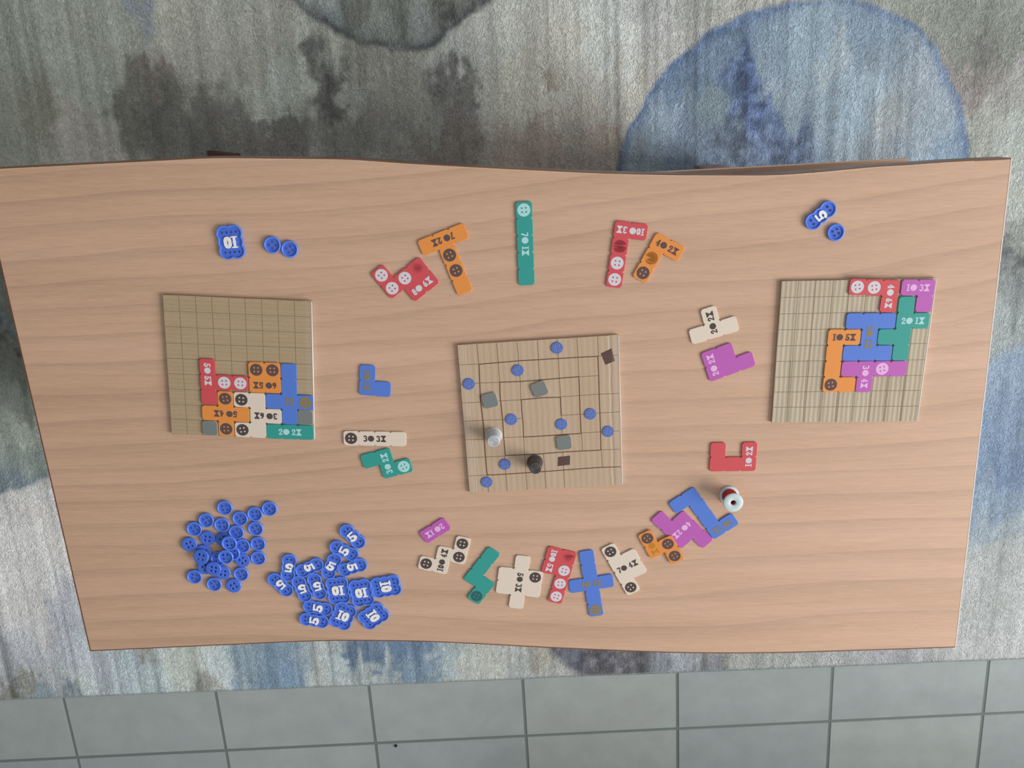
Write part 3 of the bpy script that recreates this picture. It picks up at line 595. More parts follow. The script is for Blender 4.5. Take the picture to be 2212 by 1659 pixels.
WORDS = {
 'p1': ('small purple two-square piece marked 2 and 1, left of the lower fan of pieces', 0),
 'p2': ('cream stair-shaped piece with three printed dark buttons, marked 10 and 4', 0),
 'p3': ('teal zigzag piece with one dark button and no numbers, between two cream pieces', 0),
 'p4': ('wide cream cross-shaped piece of eight squares marked 5 and 3', 0),
 'p5': ('red piece marked 10 and 5 with three white buttons in a column', 0),
 'p6': ('blue long cross-shaped piece marked 1 and 4 with a golden button at its foot', 0),
 'p7': ('cream piece marked 7 and 4 with a dark button at each end', 0),
 'p8': ('small orange zigzag piece with three dark buttons, lying against the purple piece', 0),
 'p9': ('purple piece marked 4 and 2, between the orange zigzag and the blue zigzag', 0),
 'p10': ('blue zigzag piece marked 1 and 2, just below the thread spool', 0),
 'p12': ('orange long-stemmed T-shaped piece marked 7 and 2', 0),
 'p13': ('red piece marked 8 and 6 with three white buttons, left of the orange T', 0),
 'p14': ('straight teal strip of five squares marked 7 and 1, white button at its top', 0),
 'p15': ('red L-shaped piece marked 10 and 3 with two white buttons at its foot', 0),
 'p16': ('orange L-shaped piece marked 4 and 2, beside the red L near the upper edge', 0),
 'p17': ('small blue three-square corner piece marked 3 and 1', 0),
 'p18': ('straight cream strip of four squares marked 3 and 3 with a dark button', 0),
 'p19': ('teal zigzag piece marked 3 and 2 with a white button, below the cream strip', 0),
 'p20': ('cream T-shaped piece marked 2 and 2, above the purple piece', 0),
 'p21': ('purple five-square piece marked 2 and 2, below the cream T', 0),
 'p22': ('red U-shaped piece marked 1 and 2 above the thread spool', 0),
 'r1': ('red L-shaped piece marked 4 and 6 on the top edge of the right board', 0),
 'r2': ('purple corner piece marked 1 and 3 at the top right corner of the right board', 0),
 'r3': ('teal branching piece marked 2 and 1 on the right board', 0),
 'r4': ('blue H-shaped piece marked 2 and 3 in the middle of the right board', 0),
 'r5': ('orange C-shaped piece marked 1 and 5 on the right board', 0),
 'r6': ('purple T-like piece marked 3 and 4 with a pale button on the right board', 0),
 'l1': ('red piece marked 5 and 5 with two white buttons on the left board', 0),
 'l2': ('orange square block piece marked 6 and 5 with two dark buttons on the left board', 0),
 'l3': ('blue cross-shaped piece marked 3 with a golden button on the left board', 0),
 'l4': ('orange plus-shaped piece marked 5 and 4 on the left board', 0),
 'l5': ('cream piece marked 3 and 6 with two dark buttons on the left board', 0),
 'l6': ('teal straight piece marked 2 and 2 along the bottom edge of the left board', 0),
 'g1': ('grey square piece at the lower edge of the left board beside the orange plus', 0),
 'g2': ('grey square piece at the right edge of the left board above the teal strip', 0),
 'g3': ('grey square piece near the left side of the center board above the white thimble', 0),
 'g4': ('grey square piece in the upper middle of the center board', 0),
 'g5': ('grey square piece in the lower part of the center board above the dark square', 0),
}
WORDS = {k: v[0] for k, v in WORDS.items()}
BT_ = .004
PT = .0019
DIR = {'E': 0, 'S': -pi/2, 'N': pi/2, 'W': pi}
rp = random.Random(3)
disc_me = {}
for key, d in PIECES.items():
    cell = d['cell']
    cx = sum(c[0]+.5 for c in d['cells'])/len(d['cells']); cy = -sum(c[1]+.5 for c in d['cells'])/len(d['cells'])
    z = TZ+.0001+(BT_ if key[0] in 'rlg' else 0)
    t = thing('square_token' if d['col'] == 'gray' else 'puzzle_piece', WORDS[key], 'game piece', (d['x'], d['y'], z), radians(d['a']))
    ol = patch_outline(d['cells'], cell, (cx, cy))
    if d['col'] == 'gray':
        link('body', fill('body', [ol], 0, PT, .00035, 1), PALE, t)
        il_ = [(p[0]*.945, p[1]*.945) for p in ol]
        link('grey_face', fill('grey_face', [il_], PT-.0001, PT+.00008), PM['gray'], t)
    else:
        link('body', fill('body', [ol], 0, PT, .00035, 1), PM[d['col']], t)
    ink = INKOF.get(d['col'])
    zt = PT
    for (i, j) in d['b']:
        ik = 'deep_teal' if key == 'p3' else ink
        if ik not in disc_me: disc_me[ik] = button_disc('printed_button', .0077, .00112, .0034, 0, .00012); disc_me[ik].materials.append(INK[ik])
        link('printed_button', disc_me[ik], None, t, ((i+.5-cx)*cell, (-(j+.5)-cy)*cell, zt), (0, 0, rp.choice([0, .05, -.05, .2])))
    for (i, j) in d['s']:
        link('faded_button', fill('faded_button', [circ(.0078, 32)], 0, .00006), SM[d['col']], t, ((i+.5-cx)*cell, (-(j+.5)-cy)*cell, zt))
    if d['t']:
        s, ti, tj, dr = d['t']
        link('printed_numbers', text_mesh('printed_numbers', s, .40*cell if key != 'p8' else .42*cell, 0, .00012), INK['olive' if key == 'p8' else ink], t, ((ti-cx)*cell, (-tj-cy)*cell, zt), (0, 0, DIR[dr]))
    if key == 'p8':      # rests one end on the purple piece
        t.rotation_mode = 'QUATERNION'
        up_ = Vector((sin(radians(2.6)), sin(radians(1.6)), 1)).normalized()
        q0 = Vector((0, 0, 1)).rotation_difference(Vector((-up_.x, up_.y*-.6, up_.z)))
        t.rotation_quaternion = q0 @ Matrix.Rotation(radians(d['a']), 3, 'Z').to_quaternion()
        t.location.z += .0013

# ------------------------------------------------------------ cardboard boards
def card_material(name, c1, c2, stripe, along='X', amt=.10, bump=.5):
    m, N, L, b = newmat(name, c1, .75, .25)
    tc = N.new('ShaderNodeTexCoord')
    wv = N.new('ShaderNodeTexWave'); wv.bands_direction = along; wv.inputs['Scale'].default_value = stripe
    wv.inputs['Distortion'].default_value = 1.2; wv.inputs['Detail'].default_value = 2
    L.new(tc.outputs['Object'], wv.inputs['Vector'])
    n = N.new('ShaderNodeTexNoise'); n.inputs['Scale'].default_value = 700; n.inputs['Detail'].default_value = 3
    L.new(tc.outputs['Object'], n.inputs['Vector'])
    mp = N.new('ShaderNodeMapping'); mp.inputs['Scale'].default_value = (1, .08, 1) if along == 'X' else (.08, 1, 1)
    L.new(tc.outputs['Object'], mp.inputs[0])
    n2 = N.new('ShaderNodeTexNoise'); n2.inputs['Scale'].default_value = 110; n2.inputs['Detail'].default_value = 3
    L.new(mp.outputs[0], n2.inputs['Vector'])
    mix = N.new('ShaderNodeMix'); mix.data_type = 'RGBA'
    mix.inputs['A'].default_value = (*lin(c1), 1); mix.inputs['B'].default_value = (*lin(c2), 1)
    ad = N.new('ShaderNodeMath'); ad.operation = 'MULTIPLY_ADD'
    L.new(wv.outputs['Fac'], ad.inputs[0]); ad.inputs[1].default_value = .35
    L.new(n2.outputs['Fac'], ad.inputs[2])
    mr0 = N.new('ShaderNodeMapRange'); mr0.inputs[1].default_value = .35; mr0.inputs[2].default_value = 1.0
    L.new(ad.outputs[0], mr0.inputs[0]); L.new(mr0.outputs[0], mix.inputs['Factor'])
    mr = N.new('ShaderNodeMapRange'); mr.inputs[1].default_value = .3; mr.inputs[2].default_value = .7; mr.inputs[3].default_value = 1-amt; mr.inputs[4].default_value = 1+amt
    L.new(n.outputs['Fac'], mr.inputs[0])
    vm = N.new('ShaderNodeVectorMath'); vm.operation = 'SCALE'
    L.new(mix.outputs['Result'], vm.inputs[0]); L.new(mr.outputs[0], vm.inputs['Scale']); L.new(vm.outputs[0], b.inputs['Base Color'])
    bp = N.new('ShaderNodeBump'); bp.inputs['Strength'].default_value = bump; bp.inputs['Distance'].default_value = .0006
    L.new(wv.outputs['Fac'], bp.inputs['Height']); L.new(bp.outputs[0], b.inputs['Normal'])
    return m
CM = {'left': card_material('cardboard_left', (168, 146, 116), (177, 154, 126), 60, 'Y', .07, .12),
      'center': card_material('cardboard_center', (184, 158, 132), (192, 168, 145), 42, 'X', .05, .15),
      'right': card_material('cardboard_right', (172, 157, 136), (194, 180, 158), 54, 'X', .06, .4)}
pencil = grained('pencil_line', (124, 108, 88), .7, .2, .2, 900, 0)
pen = grained('felt_pen_line', (104, 76, 60), .6, .2, .15, 900, 0)
penthin = grained('thin_pen_line', (128, 102, 80), .6, .2, .15, 900, 0)
brownmark = grained('dark_felt_square', (92, 70, 66), .65, .25, .2, 700, .1)
creasel = grained('pale_crease', (204, 186, 164), .55, .4, .08, 500, .2)
creased = grained('dark_crease', (160, 138, 114), .7, .3, .08, 500, .2)
def tape_mat():
    m, N, L, b = newmat('clear_tape', (250, 250, 250), .12, .6)
    out = [n for n in N if n.type == 'OUTPUT_MATERIAL'][0]
    tr = N.new('ShaderNodeBsdfTransparent'); mx = N.new('ShaderNodeMixShader'); mx.inputs[0].default_value = .05
    L.new(tr.outputs[0], mx.inputs[1]); L.new(b.outputs[0], mx.inputs[2]); L.new(mx.outputs[0], out.inputs[0])
    return m
TAPE = tape_mat()
glint_edge = newmat('painted_tape_glint', (222, 218, 214), .25, .6)[0]  # gleam of the tape given as a pale base colour
BD = {'left':{'c':[-0.33831,0.07438],'side':0.17922,'ang':-2.545,'corners':[[-0.08929,0.0897],[0.08948,0.08953],[0.08973,-0.08934],[-0.08992,-0.08989]]},'center':{'c':[0.03591,0.01274],'side':0.19759,'ang':3.537,'corners':[[-0.09857,0.09883],[0.09868,0.0995],[0.09816,-0.09939],[-0.09827,-0.09894]]},'right':{'c':[0.416,0.09579],'side':0.18233,'ang':0.751,'corners':[[-0.09224,0.08999],[0.09256,0.09106],[0.09105,-0.09073],[-0.09138,-0.09032]]}}
BL = {'left': 'square cardboard board with pencil grid, leftmost of the three boards',
      'center': 'square cardboard board with a spiral of dark pen lines in the middle of the table',
      'right': 'square cardboard board with pencil grid and ribbed surface, rightmost of the three boards'}
btops = {}
for k, d in BD.items():
    t = thing('game_board', BL[k], 'board', (*d['c'], TZ+.0001), radians(d['ang']))
    C4 = [Vector(p) for p in d['corners']]
    # very slightly ragged cut
    rb = random.Random(k); ol = []
    for i in range(4):
        a, c = C4[i], C4[(i+1) % 4]
        for q in range(12):
            p = a.lerp(c, q/12)
            if q: p = p+Vector((rb.uniform(-1, 1), rb.uniform(-1, 1)))*.00018
            ol.append(tuple(p))
    link('cardboard', fill('cardboard', [ol], 0, BT_-.0001, .0003), CM[k], t)
    bil = lambda u, v: tuple((C4[0]*(1-u)*(1-v)+C4[1]*u*(1-v)+C4[2]*u*v+C4[3]*(1-u)*v))
    zt = BT_-.00012
    if k != 'center':
        lines = []
        rl = random.Random(k+'l')
        for q in range(1, 9):
            j1, j2 = rl.uniform(-.003, .003), rl.uniform(-.003, .003)
            lines.append([bil(q/9+j1, .003), bil(q/9+j2, .997)])
            lines.append([bil(.003, q/9+j2), bil(.997, q/9+j1)])
        if k == 'right':
            for q in range(1, 9): lines.append([bil(q/9-.012, .55), bil(q/9-.008, .997)])
        v, f, _ = strips('', lines, .00042 if k == 'left' else .0005, zt, BT_)
        link('pencil_grid', frompy('pencil_grid', v, f), pencil, t)
    else:
        v, f, _ = strips('', [[[0.09723,-0.0744],[0.06793,-0.07361],[0.02425,-0.0745],[-0.01022,-0.07524],[-0.06597,-0.07569],[-0.07414,-0.07491],[-0.07438,-0.04433],[-0.07402,-0.00249],[-0.07531,0.025],[-0.07379,0.07263],[-0.04946,0.07339],[-0.02516,0.07402],[0.00036,0.07404],[0.04813,0.07402],[0.07318,0.0738],[0.07339,0.0496],[0.07313,0.02268],[0.07329,-0.01153],[0.07293,-0.04983],[0.05034,-0.04986],[0.02405,-0.04966],[-0.00889,-0.05046],[-0.04904,-0.04984],[-0.04941,-0.02482],[-0.04919,-0.00126],[-0.05037,0.03027],[-0.04959,0.04804],[-0.02419,0.04728],[0.00025,0.0478],[0.0253,0.04854],[0.04878,0.0491],[0.04892,0.03634],[0.04852,0.00374],[0.04865,-0.02595],[0.02382,-0.0261],[-0.00105,-0.02639],[-0.02435,-0.02636],[-0.02379,-0.00557],[-0.02455,0.00823],[-0.0243,0.0235],[-0.00488,0.02408],[0.0016,0.02463],[0.02479,0.02362],[0.02473,0.00794],[0.02475,-1e-05]]], .0012, zt, BT_)
        for seg in [[[0.09723,-0.0744],[0.06793,-0.07361],[0.02425,-0.0745],[-0.01022,-0.07524],[-0.06597,-0.07569],[-0.07414,-0.07491],[-0.07438,-0.04433],[-0.07402,-0.00249],[-0.07531,0.025],[-0.07379,0.07263],[-0.04946,0.07339],[-0.02516,0.07402],[0.00036,0.07404],[0.04813,0.07402],[0.07318,0.0738],[0.07339,0.0496],[0.07313,0.02268],[0.07329,-0.01153],[0.07293,-0.04983],[0.05034,-0.04986],[0.02405,-0.04966],[-0.00889,-0.05046],[-0.04904,-0.04984],[-0.04941,-0.02482],[-0.04919,-0.00126],[-0.05037,0.03027],[-0.04959,0.04804],[-0.02419,0.04728],[0.00025,0.0478],[0.0253,0.04854],[0.04878,0.0491],[0.04892,0.03634],[0.04852,0.00374],[0.04865,-0.02595],[0.02382,-0.0261],[-0.00105,-0.02639],[-0.02435,-0.02636],[-0.02379,-0.00557],[-0.02455,0.00823],[-0.0243,0.0235],[-0.00488,0.02408],[0.0016,0.02463],[0.02479,0.02362],[0.02473,0.00794],[0.02475,-1e-05]]]:
            vv, ff, pr = strips('', [], .001, zt, BT_+.00004)
            for p in seg: pr(circ(.0006, 10, *p))
            b0 = len(v); v += vv; f += [tuple(i+b0 for i in q) for q in ff]
        link('pen_spiral', frompy('pen_spiral', v, f), pen, t)
        for ln in [[[-0.07472,0.09841],[-0.07405,0.07265]],[[-0.05011,0.09794],[-0.04971,0.07341]],[[-0.02523,0.09824],[-0.02452,0.07398]],[[-0.00027,0.09801],[-3e-05,0.07406]],[[0.02419,0.09822],[0.02456,0.07388]],[[0.04848,0.09842],[0.04877,0.07398]],[[0.07377,0.09843],[0.07382,0.07376]],[[-0.09905,0.07352],[-0.07403,0.07292]],[[-0.09875,0.04809],[-0.07427,0.04834],[-0.04987,0.04779]],[[-0.09872,0.02372],[-0.07478,0.02334]],[[-0.05339,0.02366],[-0.02496,0.02327]],[[-0.09805,-0.00101],[-0.0739,-0.0007],[-0.04726,-0.00165],[-0.02509,-0.00108]],[[-0.09862,-0.02529],[-0.0744,-0.02608]],[[-0.04945,-0.02552],[-0.02434,-0.02608]],[[-0.09788,-0.04996],[-0.0748,-0.05038],[-0.0491,-0.05082]],[[-0.0978,-0.07517],[-0.07391,-0.07534]],[[-0.07366,-0.07565],[-0.07396,-0.09898]],[[-0.04971,-0.05008],[-0.04989,-0.07352],[-0.04951,-0.09902]],[[-0.02435,-0.02636],[-0.02428,-0.05023],[-0.02413,-0.0751],[-0.02388,-0.09885]],[[-0.00036,-0.05099],[0.0004,-0.07489],[0.00026,-0.0986]],[[0.02448,-0.04898],[0.02452,-0.07451],[0.02477,-0.09852]],[[0.07331,-0.05057],[0.07416,-0.07299]],[[0.0493,-0.02599],[0.04944,-0.0491]],[[0.0732,0.0742],[0.09773,0.07374]],[[0.04903,0.04882],[0.07235,0.049]],[[0.02547,0.02425],[0.0487,0.02445],[0.07192,0.02479],[0.09765,0.02416]],[[0.025,-0.0003],[0.04901,-0.0004],[0.07302,-0.00022],[0.09764,5e-05]],[[0.04933,-0.0253],[0.07413,-0.02543],[0.09696,-0.02544]],[[0.07332,-0.04986],[0.09734,-0.05035]],[[-0.04971,0.07341],[-0.04959,0.04804]],[[-0.0249,0.07401],[-0.02419,0.04728],[-0.02469,0.02353]],[[-0.00028,0.07408],[-1e-05,0.04781]],[[0.02456,0.07388],[0.02466,0.04858],[0.02483,0.02429]],[[0.04877,0.07398],[0.04904,0.04909]],[[0.02474,-0.00029],[0.02477,-0.02519]]]:
            v, f, _ = strips('', [ln], .00065, zt, BT_-.00001)
            link('thin_pen_line', frompy('thin_pen_line', v, f), penthin, t)
        for P in [[[0.07686,0.07727],[0.09037,0.08301],[0.09383,0.06671],[0.08212,0.06239]],[[0.01784,-0.05606],[0.03342,-0.05518],[0.03262,-0.0676],[0.01685,-0.06863]]]:
            link('dark_square_mark', fill('dark_square_mark', [P[::-1]], zt, BT_+.00004), brownmark, t)
    if k == 'center':      # old folds in the cardboard
        for u, w_, m_ in ((.048, .0011, creasel), (.938, .0016, creasel), (.955, .0008, creased)):
            ln = [bil(u+.0025*sin(q*1.7+u*40), .004+.992*q/20) for q in range(21)]
            v, f, _ = strips('', [ln], w_, zt, BT_-.00004)
            link('fold_crease', frompy('fold_crease', v, f), m_, t)
    # clear tape folded round the right edge (and the left on the center board)
    tw = .0075/.18
    if k != 'right':
        v = [(*bil(1-tw, .002), BT_+.00006), (*bil(1.0005, .002), BT_+.00006), (*bil(1.0005, .998), BT_+.00006), (*bil(1-tw, .998), BT_+.00006)]
        link('clear_tape', frompy('clear_tape', v, [(0, 3, 2, 1)]), TAPE, t)
    if k == 'center':
        v = [(*bil(0, .002), BT_+.00006), (*bil(tw, .002), BT_+.00006), (*bil(tw, .998), BT_+.00006), (*bil(0, .998), BT_+.00006)]
        link('clear_tape', frompy('clear_tape', v, [(0, 3, 2, 1)]), TAPE, t)
    a, c = Vector(bil(1.0, .004)), Vector(bil(1.0, .996))
    n = Vector(((c-a).y, -(c-a).x)).normalized()*-1
    if n.x < 0: n = -n
    link('edge_glint', fill('edge_glint', [[tuple(a), tuple(a+n*.0011), tuple(c+n*.0011), tuple(c)]], .0003, BT_+.0002, .0004), glint_edge, t)  # bright gleam on the right edge, drawn as a solid pale strip

# ------------------------------------------------------------ blue plastic buttons and tokens
blue = grained('glossy_blue_plastic', (88, 130, 230), .32, .5, .03, 900, .05)
blue2 = grained('matt_blue_plastic', (72, 110, 212), .45, .4, .03, 900, .05)
creamn = grained('raised_cream_numeral', (240, 236, 230), .5, .35, .04, 900, .1)
flatblue = grained('speckled_blue', (88, 112, 186), .55, .3, .12, 1100, .3, .0003)

def union_outline(cs, n=120):
    out = []
    for k in range(n):
        a = 2*pi*k/n; dx, dy = cos(a), sin(a); best = 0
        for cx, cy, r in cs:
            pr = cx*dx+cy*dy; h2 = r*r-(cx*cx+cy*cy-pr*pr)
            if h2 > 0: best = max(best, pr+sqrt(h2))
        out.append((best*dx, best*dy))
    # one smoothing pass
    return [tuple((out[i-1][j]+2*out[i][j]+out[(i+1) % n][j])/4 for j in (0, 1)) for i in range(n)]

def token_parts(outline_cs, holes, plate_t, rim_w, H):
    ol = union_outline(outline_cs)
    il = union_outline([(a, b_, r-rim_w) for a, b_, r in outline_cs])
    il2 = union_outline([(a, b_, r-rim_w*.4) for a, b_, r in outline_cs])
    plate = fill('plate', [il2]+[circ(hr, 12, hx, hy) for hx, hy, hr in holes], 0, plate_t)
    rim = fill('rim', [ol, il], 0, H, .00042, 2)
    eyes = [fill('e', [circ(hr+.00045, 14, hx, hy), circ(hr, 14, hx, hy)], plate_t-.0001, plate_t+.00028, .00012) for hx, hy, hr in holes]
    return merge('plate', [plate]+eyes), rim

c5 = [(0, .0104, .0099), (0, 0, .0094), (0, -.0104, .0099)]
h5 = [(sx*.0029, sy*.0119, .0014) for sx in (-1, 1) for sy in (-1, 1)]
c10 = [(sx*.0056, y, r) for sx in (-1, 1) for y, r in ((.0104, .0099), (0, .0096), (-.0104, .0099))]
h10 = [((k-1.5)*.0055, sy*.0119, .0013) for k in range(4) for sy in (-1, 1)]
p5, r5 = token_parts(c5, h5, .0022, .0018, .0036)
p10, r10 = token_parts(c10, h10, .0022, .0018, .0036)
n5 = text_mesh('numeral', '5', .0125, .0021, .0034); scale_xy(n5, 1.35, 1.0)
n1 = text_mesh('numeral', '1', .0132, .0021, .0034); scale_xy(n1, 1.05, 1.06)
n0 = text_mesh('numeral', '0', .0132, .0021, .0034); scale_xy(n0, 1.12, 1.06)
for me, m_ in ((p5, blue2), (p10, blue2), (r5, blue), (r10, blue), (n5, creamn), (n1, creamn), (n0, creamn)): me.materials.append(m_)

hb = [(.0028*sx, .0028*sy, .0014) for sx in (-1, 1) for sy in (-1, 1)]
bplate = button_disc('plate', .0094, .0014, .0040, 0, .0016)
beyes = [fill('e', [circ(.0018, 14, hx, hy), circ(.0014, 14, hx, hy)], .0015, .0019, .00012) for hx, hy, hr in hb]
bplate = merge('plate', [bplate]+beyes)
brim = lathe('rim', [(.0078, .0005), (.0080, .0024), (.0084, .0031), (.0090, .0034), (.0097, .0032), (.0103, .0025), (.0104, .0014), (.0099, .0004), (.0090, 0)], 40)
# the same button seen from its back: a flat face with softly rounded edge
bback = button_disc('back_face', .0101, .0014, .0040, .0, .0032, .0006)
brimb = lathe('rim', [(.0095, .0003), (.0099, .0002), (.0104, .0012), (.0104, .0021), (.0101, .0027), (.0096, .0029)], 40)
for me, m_ in ((bplate, blue2), (brim, blue), (bback, blue2), (brimb, blue)): me.materials.append(m_)

L5 = ['blue token marked 5 at the top tip of the token heap', 'blue token marked 5 second from the top tip of the heap', 'blue token marked 5 standing nearly upright in the heap middle',
      'blue token marked 5 at the right of the upper row of the heap', 'blue token marked 5 tilted, between the upside-down 5 and the upright 5', 'blue token marked 5 upside down at the upper left of the heap',
      'leftmost blue token marked 5 of the heap, nearest the loose buttons', 'blue token marked 5 upside down, left one of a pair in the heap', 'blue token marked 5 upside down, just left of the tokens marked 10',
      'blue token marked 5 lying sideways, upper of the two at the bottom of the heap', 'blue token marked 5 lying sideways, lowest of the heap', 'single blue token marked 5 near the upper right corner of the table']
L10 = ['blue token marked 10 upside down, left of the middle row of tens', 'blue token marked 10 upside down, between two other tens', 'blue token marked 10 turned sideways, rightmost of the heap',
       'blue token marked 10 upright in the bottom row', 'blue token marked 10 tilted at the lower right of the heap', 'single blue token marked 10 near the upper left of the table']
T5 = [[-0.21102,-0.1547,42.2],[-0.22321,-0.17542,62.5],[-0.24129,-0.19827,-25.4],[-0.2135,-0.19996,-71.2],[-0.27062,-0.20055,-64.3],[-0.2985,-0.20052,-189.2],[-0.31096,-0.22596,-137.4],[-0.28273,-0.23213,-160.4],[-0.26235,-0.22838,-163.2],[-0.26344,-0.26081,79.6],[-0.2696,-0.28005,79.7],[0.36193,0.26257,-228.2]]
T10 = [[-0.2345,-0.23455,-173.8],[-0.20337,-0.23796,-171.0],[-0.17026,-0.22836,-79.6],[-0.23026,-0.27332,-24.0],[-0.18908,-0.27331,-54.6],[-0.33583,0.23091,-175.1]]
for (x, y, a), lb in zip(T5, L5):
    t = thing('five_token', lb, 'token', (x, y, TZ+.0001), radians(a), 'blue tokens marked 5')
    link('plate', p5, None, t); link('rim', r5, None, t); link('numeral', n5, None, t)
for (x, y, a), lb in zip(T10, L10):
    t = thing('ten_token', lb, 'token', (x, y, TZ+.0001), radians(a), 'blue tokens marked 10')
    link('plate', p10, None, t); link('rim', r10, None, t)
    link('numeral', n1, None, t, (-.0040, 0, 0)); link('numeral', n0, None, t, (.0041, 0, 0))

BTN = [[-0.37527,-0.11402,'r',8,0],[-0.31729,-0.1152,'r',45,0],[-0.33677,-0.12278,'r',5,0],[-0.40118,-0.13185,'r',30,0],[-0.3813,-0.13829,'r',3,0],[-0.35665,-0.12921,'r',30,0],[-0.41803,-0.14427,'r',25,0],[-0.33762,-0.14373,'r',25,0],[-0.36335,-0.14901,'r',30,0],[-0.35695,-0.1689,'r',30,0],[-0.3363,-0.1657,'r',10,0],[-0.33775,-0.18657,'r',22,0],[-0.42502,-0.2144,'r',-12,0],[-0.36249,-0.21029,'r',22,0],[-0.39988,-0.22554,'r',30,0],[-0.40213,-0.15783,'f',-12,0],[-0.42688,-0.16664,'f',22,0],[-0.38131,-0.1597,'f',30,0],[-0.40906,-0.17755,'f',-12,0],[-0.35882,-0.18972,'f',35,0],[-0.37403,-0.22772,'f',30,0],[-0.4094,-0.20052,'f',30,0],[-0.38641,-0.20813,'f',-10,0],[-0.36983,-0.1773,'r',0,1],[-0.39078,-0.1877,'r',0,0],[-0.3717,-0.1616,'r',3,2],[-0.37823,-0.18145,'r',3,2],[-0.39697,-0.2008,'f',-12,1],[-0.41142,-0.18274,'f',-15,1]]
BTN2 = [[-0.28681,0.22767,'r',42,0],[-0.26653,0.22261,'r',30,0],[0.38202,0.24265,'r',30,0]]
LBT = ['round blue button alone at the top of the button pile', 'round blue button at the upper right tip of the pile', 'round blue button second from the upper right tip', 'round blue button upper left, touching another on its right',
 'round blue button right of the upper left one, in the second row', 'round blue button in the upper middle, left of the two at the tip', 'round blue button at the left, above the leftmost flat one', 'round blue button below the pair at the upper right',
 'round blue button partly under the stacked one at the pile centre', 'round blue button right of the stacked one at the pile centre', 'round blue button, upper of two at the right side of the pile', 'round blue button, lower of two at the right side of the pile',
 'round blue button at the lower left corner of the pile', 'round blue button at the lower right of the pile', 'round blue button lowest in the middle of the pile',
 'flat blue button back in the upper left of the pile', 'leftmost flat blue button back of the pile', 'flat blue button back mostly hidden at the pile centre', 'flat blue button back below the upper left one, partly covered',
 'flat blue button back at the lower right of the centre', 'flat blue button back at the bottom right of the pile', 'blue button mostly hidden at the lower left of the pile', 'flat blue button back partly hidden at the lower middle',
 'blue button squeezed between the two stacked ones', 'round blue button half hidden left of centre', 'round blue button on top of the pile centre', 'round blue button on top, just below the topmost one', 'flat blue button back on top at the lower left',
 'blue button lying tilted on top at the left']
for (x, y, k, a, l), lb in list(zip(BTN, LBT))+list(zip(BTN2, ['round blue button alone near the upper left, touching its neighbour on the right', 'round blue button right one of the pair near the upper left ten', 'round blue button beside the single five token at the upper right'])):
    t = thing('round_button', lb, 'button', (x, y, TZ+.0001+.0035*l), radians(a), 'blue round buttons')
    if k == 'r':
        link('plate', bplate, None, t); link('rim', brim, None, t)
    else:
        link('back_face', bback, None, t); link('rim', brimb, None, t)
    if lb.startswith('blue button lying tilted'):
        t.rotation_euler = (radians(-9), radians(-6), radians(a)); t.location.z += .0012
    elif l == 1:
        t.rotation_euler = (radians(2), radians(-3), radians(a))

LF = ['small flat blue button marker at the left edge of the center board', 'small flat blue button marker inside the upper left of the spiral', 'small flat blue button marker at the top edge of the center board',
 'small flat blue button marker left of the innermost square', 'small flat blue button marker at the lower right of the innermost square', 'small flat blue button marker right of the spiral middle', 'small flat blue button marker at the right edge of the center board',
 'small flat blue button marker left of the black thimble', 'small flat blue button marker at the lower left corner of the center board']
fbm_ = button_disc('face', .0074, .0009, .0033, 0, .0009, .0003); fbm_.materials.append(flatblue)
rf = random.Random(9)
fe = merge('hole_rings', [fill('e', [circ(.0016, 12, .0033*cos(pi/4+k*pi/2), .0033*sin(pi/4+k*pi/2)), circ(.0009, 12, .0033*cos(pi/4+k*pi/2), .0033*sin(pi/4+k*pi/2))], .0008, .0011, .0001) for k in range(4)])
fe.materials.append(grained('worn_blue_relief', (134, 158, 212), .5, .3, .12, 1100, .2, .0003))
for (x, y), lb in zip([[-0.05508,0.05533],[0.00562,0.073],[0.05376,0.1018],[-0.00232,0.00873],[0.06067,0.00228],[0.09689,0.01605],[0.11993,-0.00737],[-0.01065,-0.05205],[-0.03395,-0.07663]], LF):
    t = thing('flat_button', lb, 'button', (x, y, TZ+BT_+.0001), rf.uniform(0, 1.5), 'flat blue buttons on the center board')
    link('face', fbm_, None, t); link('hole_rings', fe, None, t)

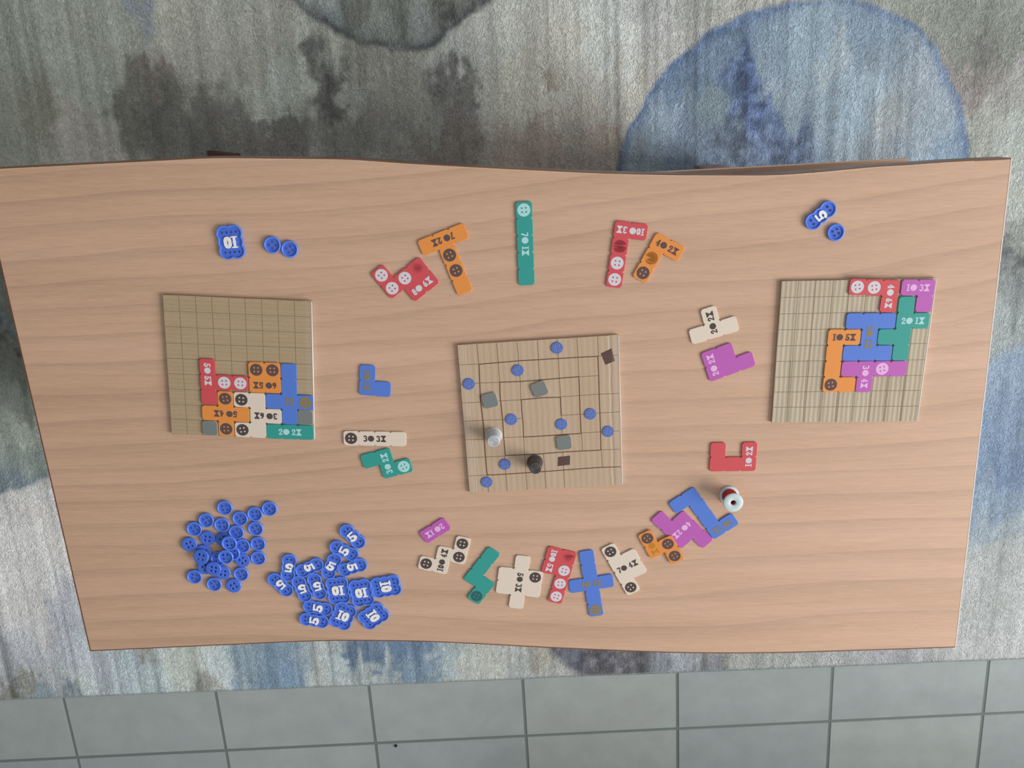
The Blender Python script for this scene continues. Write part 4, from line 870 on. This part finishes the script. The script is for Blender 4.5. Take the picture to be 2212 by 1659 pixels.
# ------------------------------------------------------------ thimbles
TH = [[-0.02446,-0.01266],[0.02789,-0.0491]]
def thimble(pos, label, body, ringm, groove):
    t = thing('thimble', label, 'thimble', (*pos, TZ+BT_+.0001))
    prof = [(.0088, 0.0), (.0101, 0.0), (.0104, .0006), (.0101, .0014), (.0095, .0018), (.0082, .017), (.0077, .0206), (.0071, .0214), (.0068, .0214), (.0, .0213), (0, .0200), (.0066, .0196), (.0078, .008)]
    link('shell', lathe('shell', prof, 48), body, t)
    # concentric ridges on the crown
    link('crown', fill('crown', [circ(.0069, 40)], .0209, .0215), groove, t)
    for r in (.0004, .0020, .0036, .0052, .0068):
        n = 8; pr = [(r+.00042*cos(2*pi*k/n), .0216+.0006*sin(2*pi*k/n)) for k in range(n)]
        link('crown_ridge', lathe('crown_ridge', pr, 36), ringm, t)
    # knurling dimples, far too many to count
    bm = bmesh.new()
    for row in range(9):
        z = .004+row*.0016; r = .0094-(z-.0018)*.092
        m_ = 40
        for k in range(m_):
            a = 2*pi*(k+.5*(row % 2))/m_
            mt = Matrix.Translation((r*cos(a), r*sin(a), z)) @ Matrix.Rotation(a, 4, 'Z') @ Matrix.Diagonal((.00022, .00042, .00042, 1))
            bmesh.ops.create_icosphere(bm, subdivisions=1, radius=1, matrix=mt)
    me = bpy.data.meshes.new('knurling'); bm.to_mesh(me); bm.free()
    kn = link('knurling', me, body, t); kn['kind'] = 'stuff'
    link('rolled_rim', lathe('rolled_rim', [(.0101+.0004*cos(2*pi*k/8), .0009+.0006*sin(2*pi*k/8)) for k in range(8)], 48), ringm, t)
thimble(TH[0], 'white thimble with ringed crown standing at the left of the center board', grained('white_thimble_plastic', (186, 190, 194), .35, .5, .06, 900, .1), grained('white_thimble_ridges', (232, 234, 238), .3, .5, .02, 900, 0), grained('white_thimble_grooves', (132, 138, 144), .5, .4, .05, 900, 0))
thimble(TH[1], 'dark brown thimble with ringed crown standing at the bottom of the center board', grained('dark_thimble_plastic', (72, 62, 60), .42, .5, .1, 900, .1), grained('dark_thimble_ridges', (112, 104, 104), .35, .5, .04, 900, 0), grained('dark_thimble_grooves', (48, 40, 40), .5, .4, .05, 900, 0))

# ------------------------------------------------------------ spool of red thread
SP = [0.2798,-0.09621]
sp = thing('thread_spool', 'small pale spool wound with red thread, near the right of the table', 'spool', (*SP, TZ+.0001))
pale = grained('spool_plastic', (196, 212, 214), .45, .45, .06, 1100, .1)
def flange(z0, z1): return lathe('flange', [(.0033, z0), (.0120, z0), (.0127, z0+.0005), (.0127, z1-.0005), (.0120, z1), (.0040, z1), (.0033, z1-.0005)], 56)
link('flange', flange(0, .0022), pale, sp)
link('flange', flange(.0225, .0248), pale, sp)
link('core', lathe('core', [(.0033, .001), (.0043, .001), (.0043, .0235), (.0033, .0235)], 40), grained('red_core', (170, 60, 70), .5, .4), sp)
prof = [(.0044, .0023)]
for k in range(33):
    z = .0024+.0200*k/32
    prof.append((.0092+.0003*(k % 2)+.0004*sin(pi*k/32), z))
prof.append((.0044, .0224))
link('thread', lathe('thread', prof, 48), grained('red_thread', (184, 58, 62), .7, .2, .12, 700, .4, .0004), sp)
link('hole_lining', lathe('hole_lining', [(0, .016), (.0032, .016), (.0032, .017), (0, .017)], 24), grained('red_inside', (170, 44, 62), .6, .3), sp)

# ------------------------------------------------------------ crumb on the tiles
CRB = [-0.24409,-0.88664]
bm = bmesh.new(); bmesh.ops.create_icosphere(bm, subdivisions=2, radius=.0035)
rc = random.Random(2)
for v_ in bm.verts: v_.co *= rc.uniform(.8, 1.15); v_.co.z = max(v_.co.z*.5, -.0014)
me = bpy.data.meshes.new('crumb'); bm.to_mesh(me); bm.free()
tag(link('crumb', me, grained('dark_crumb', (62, 60, 56), .9, .1), None, (*CRB, .0015)), 'tiny dark crumb lying on the grey floor tile near the grout line', 'crumb')
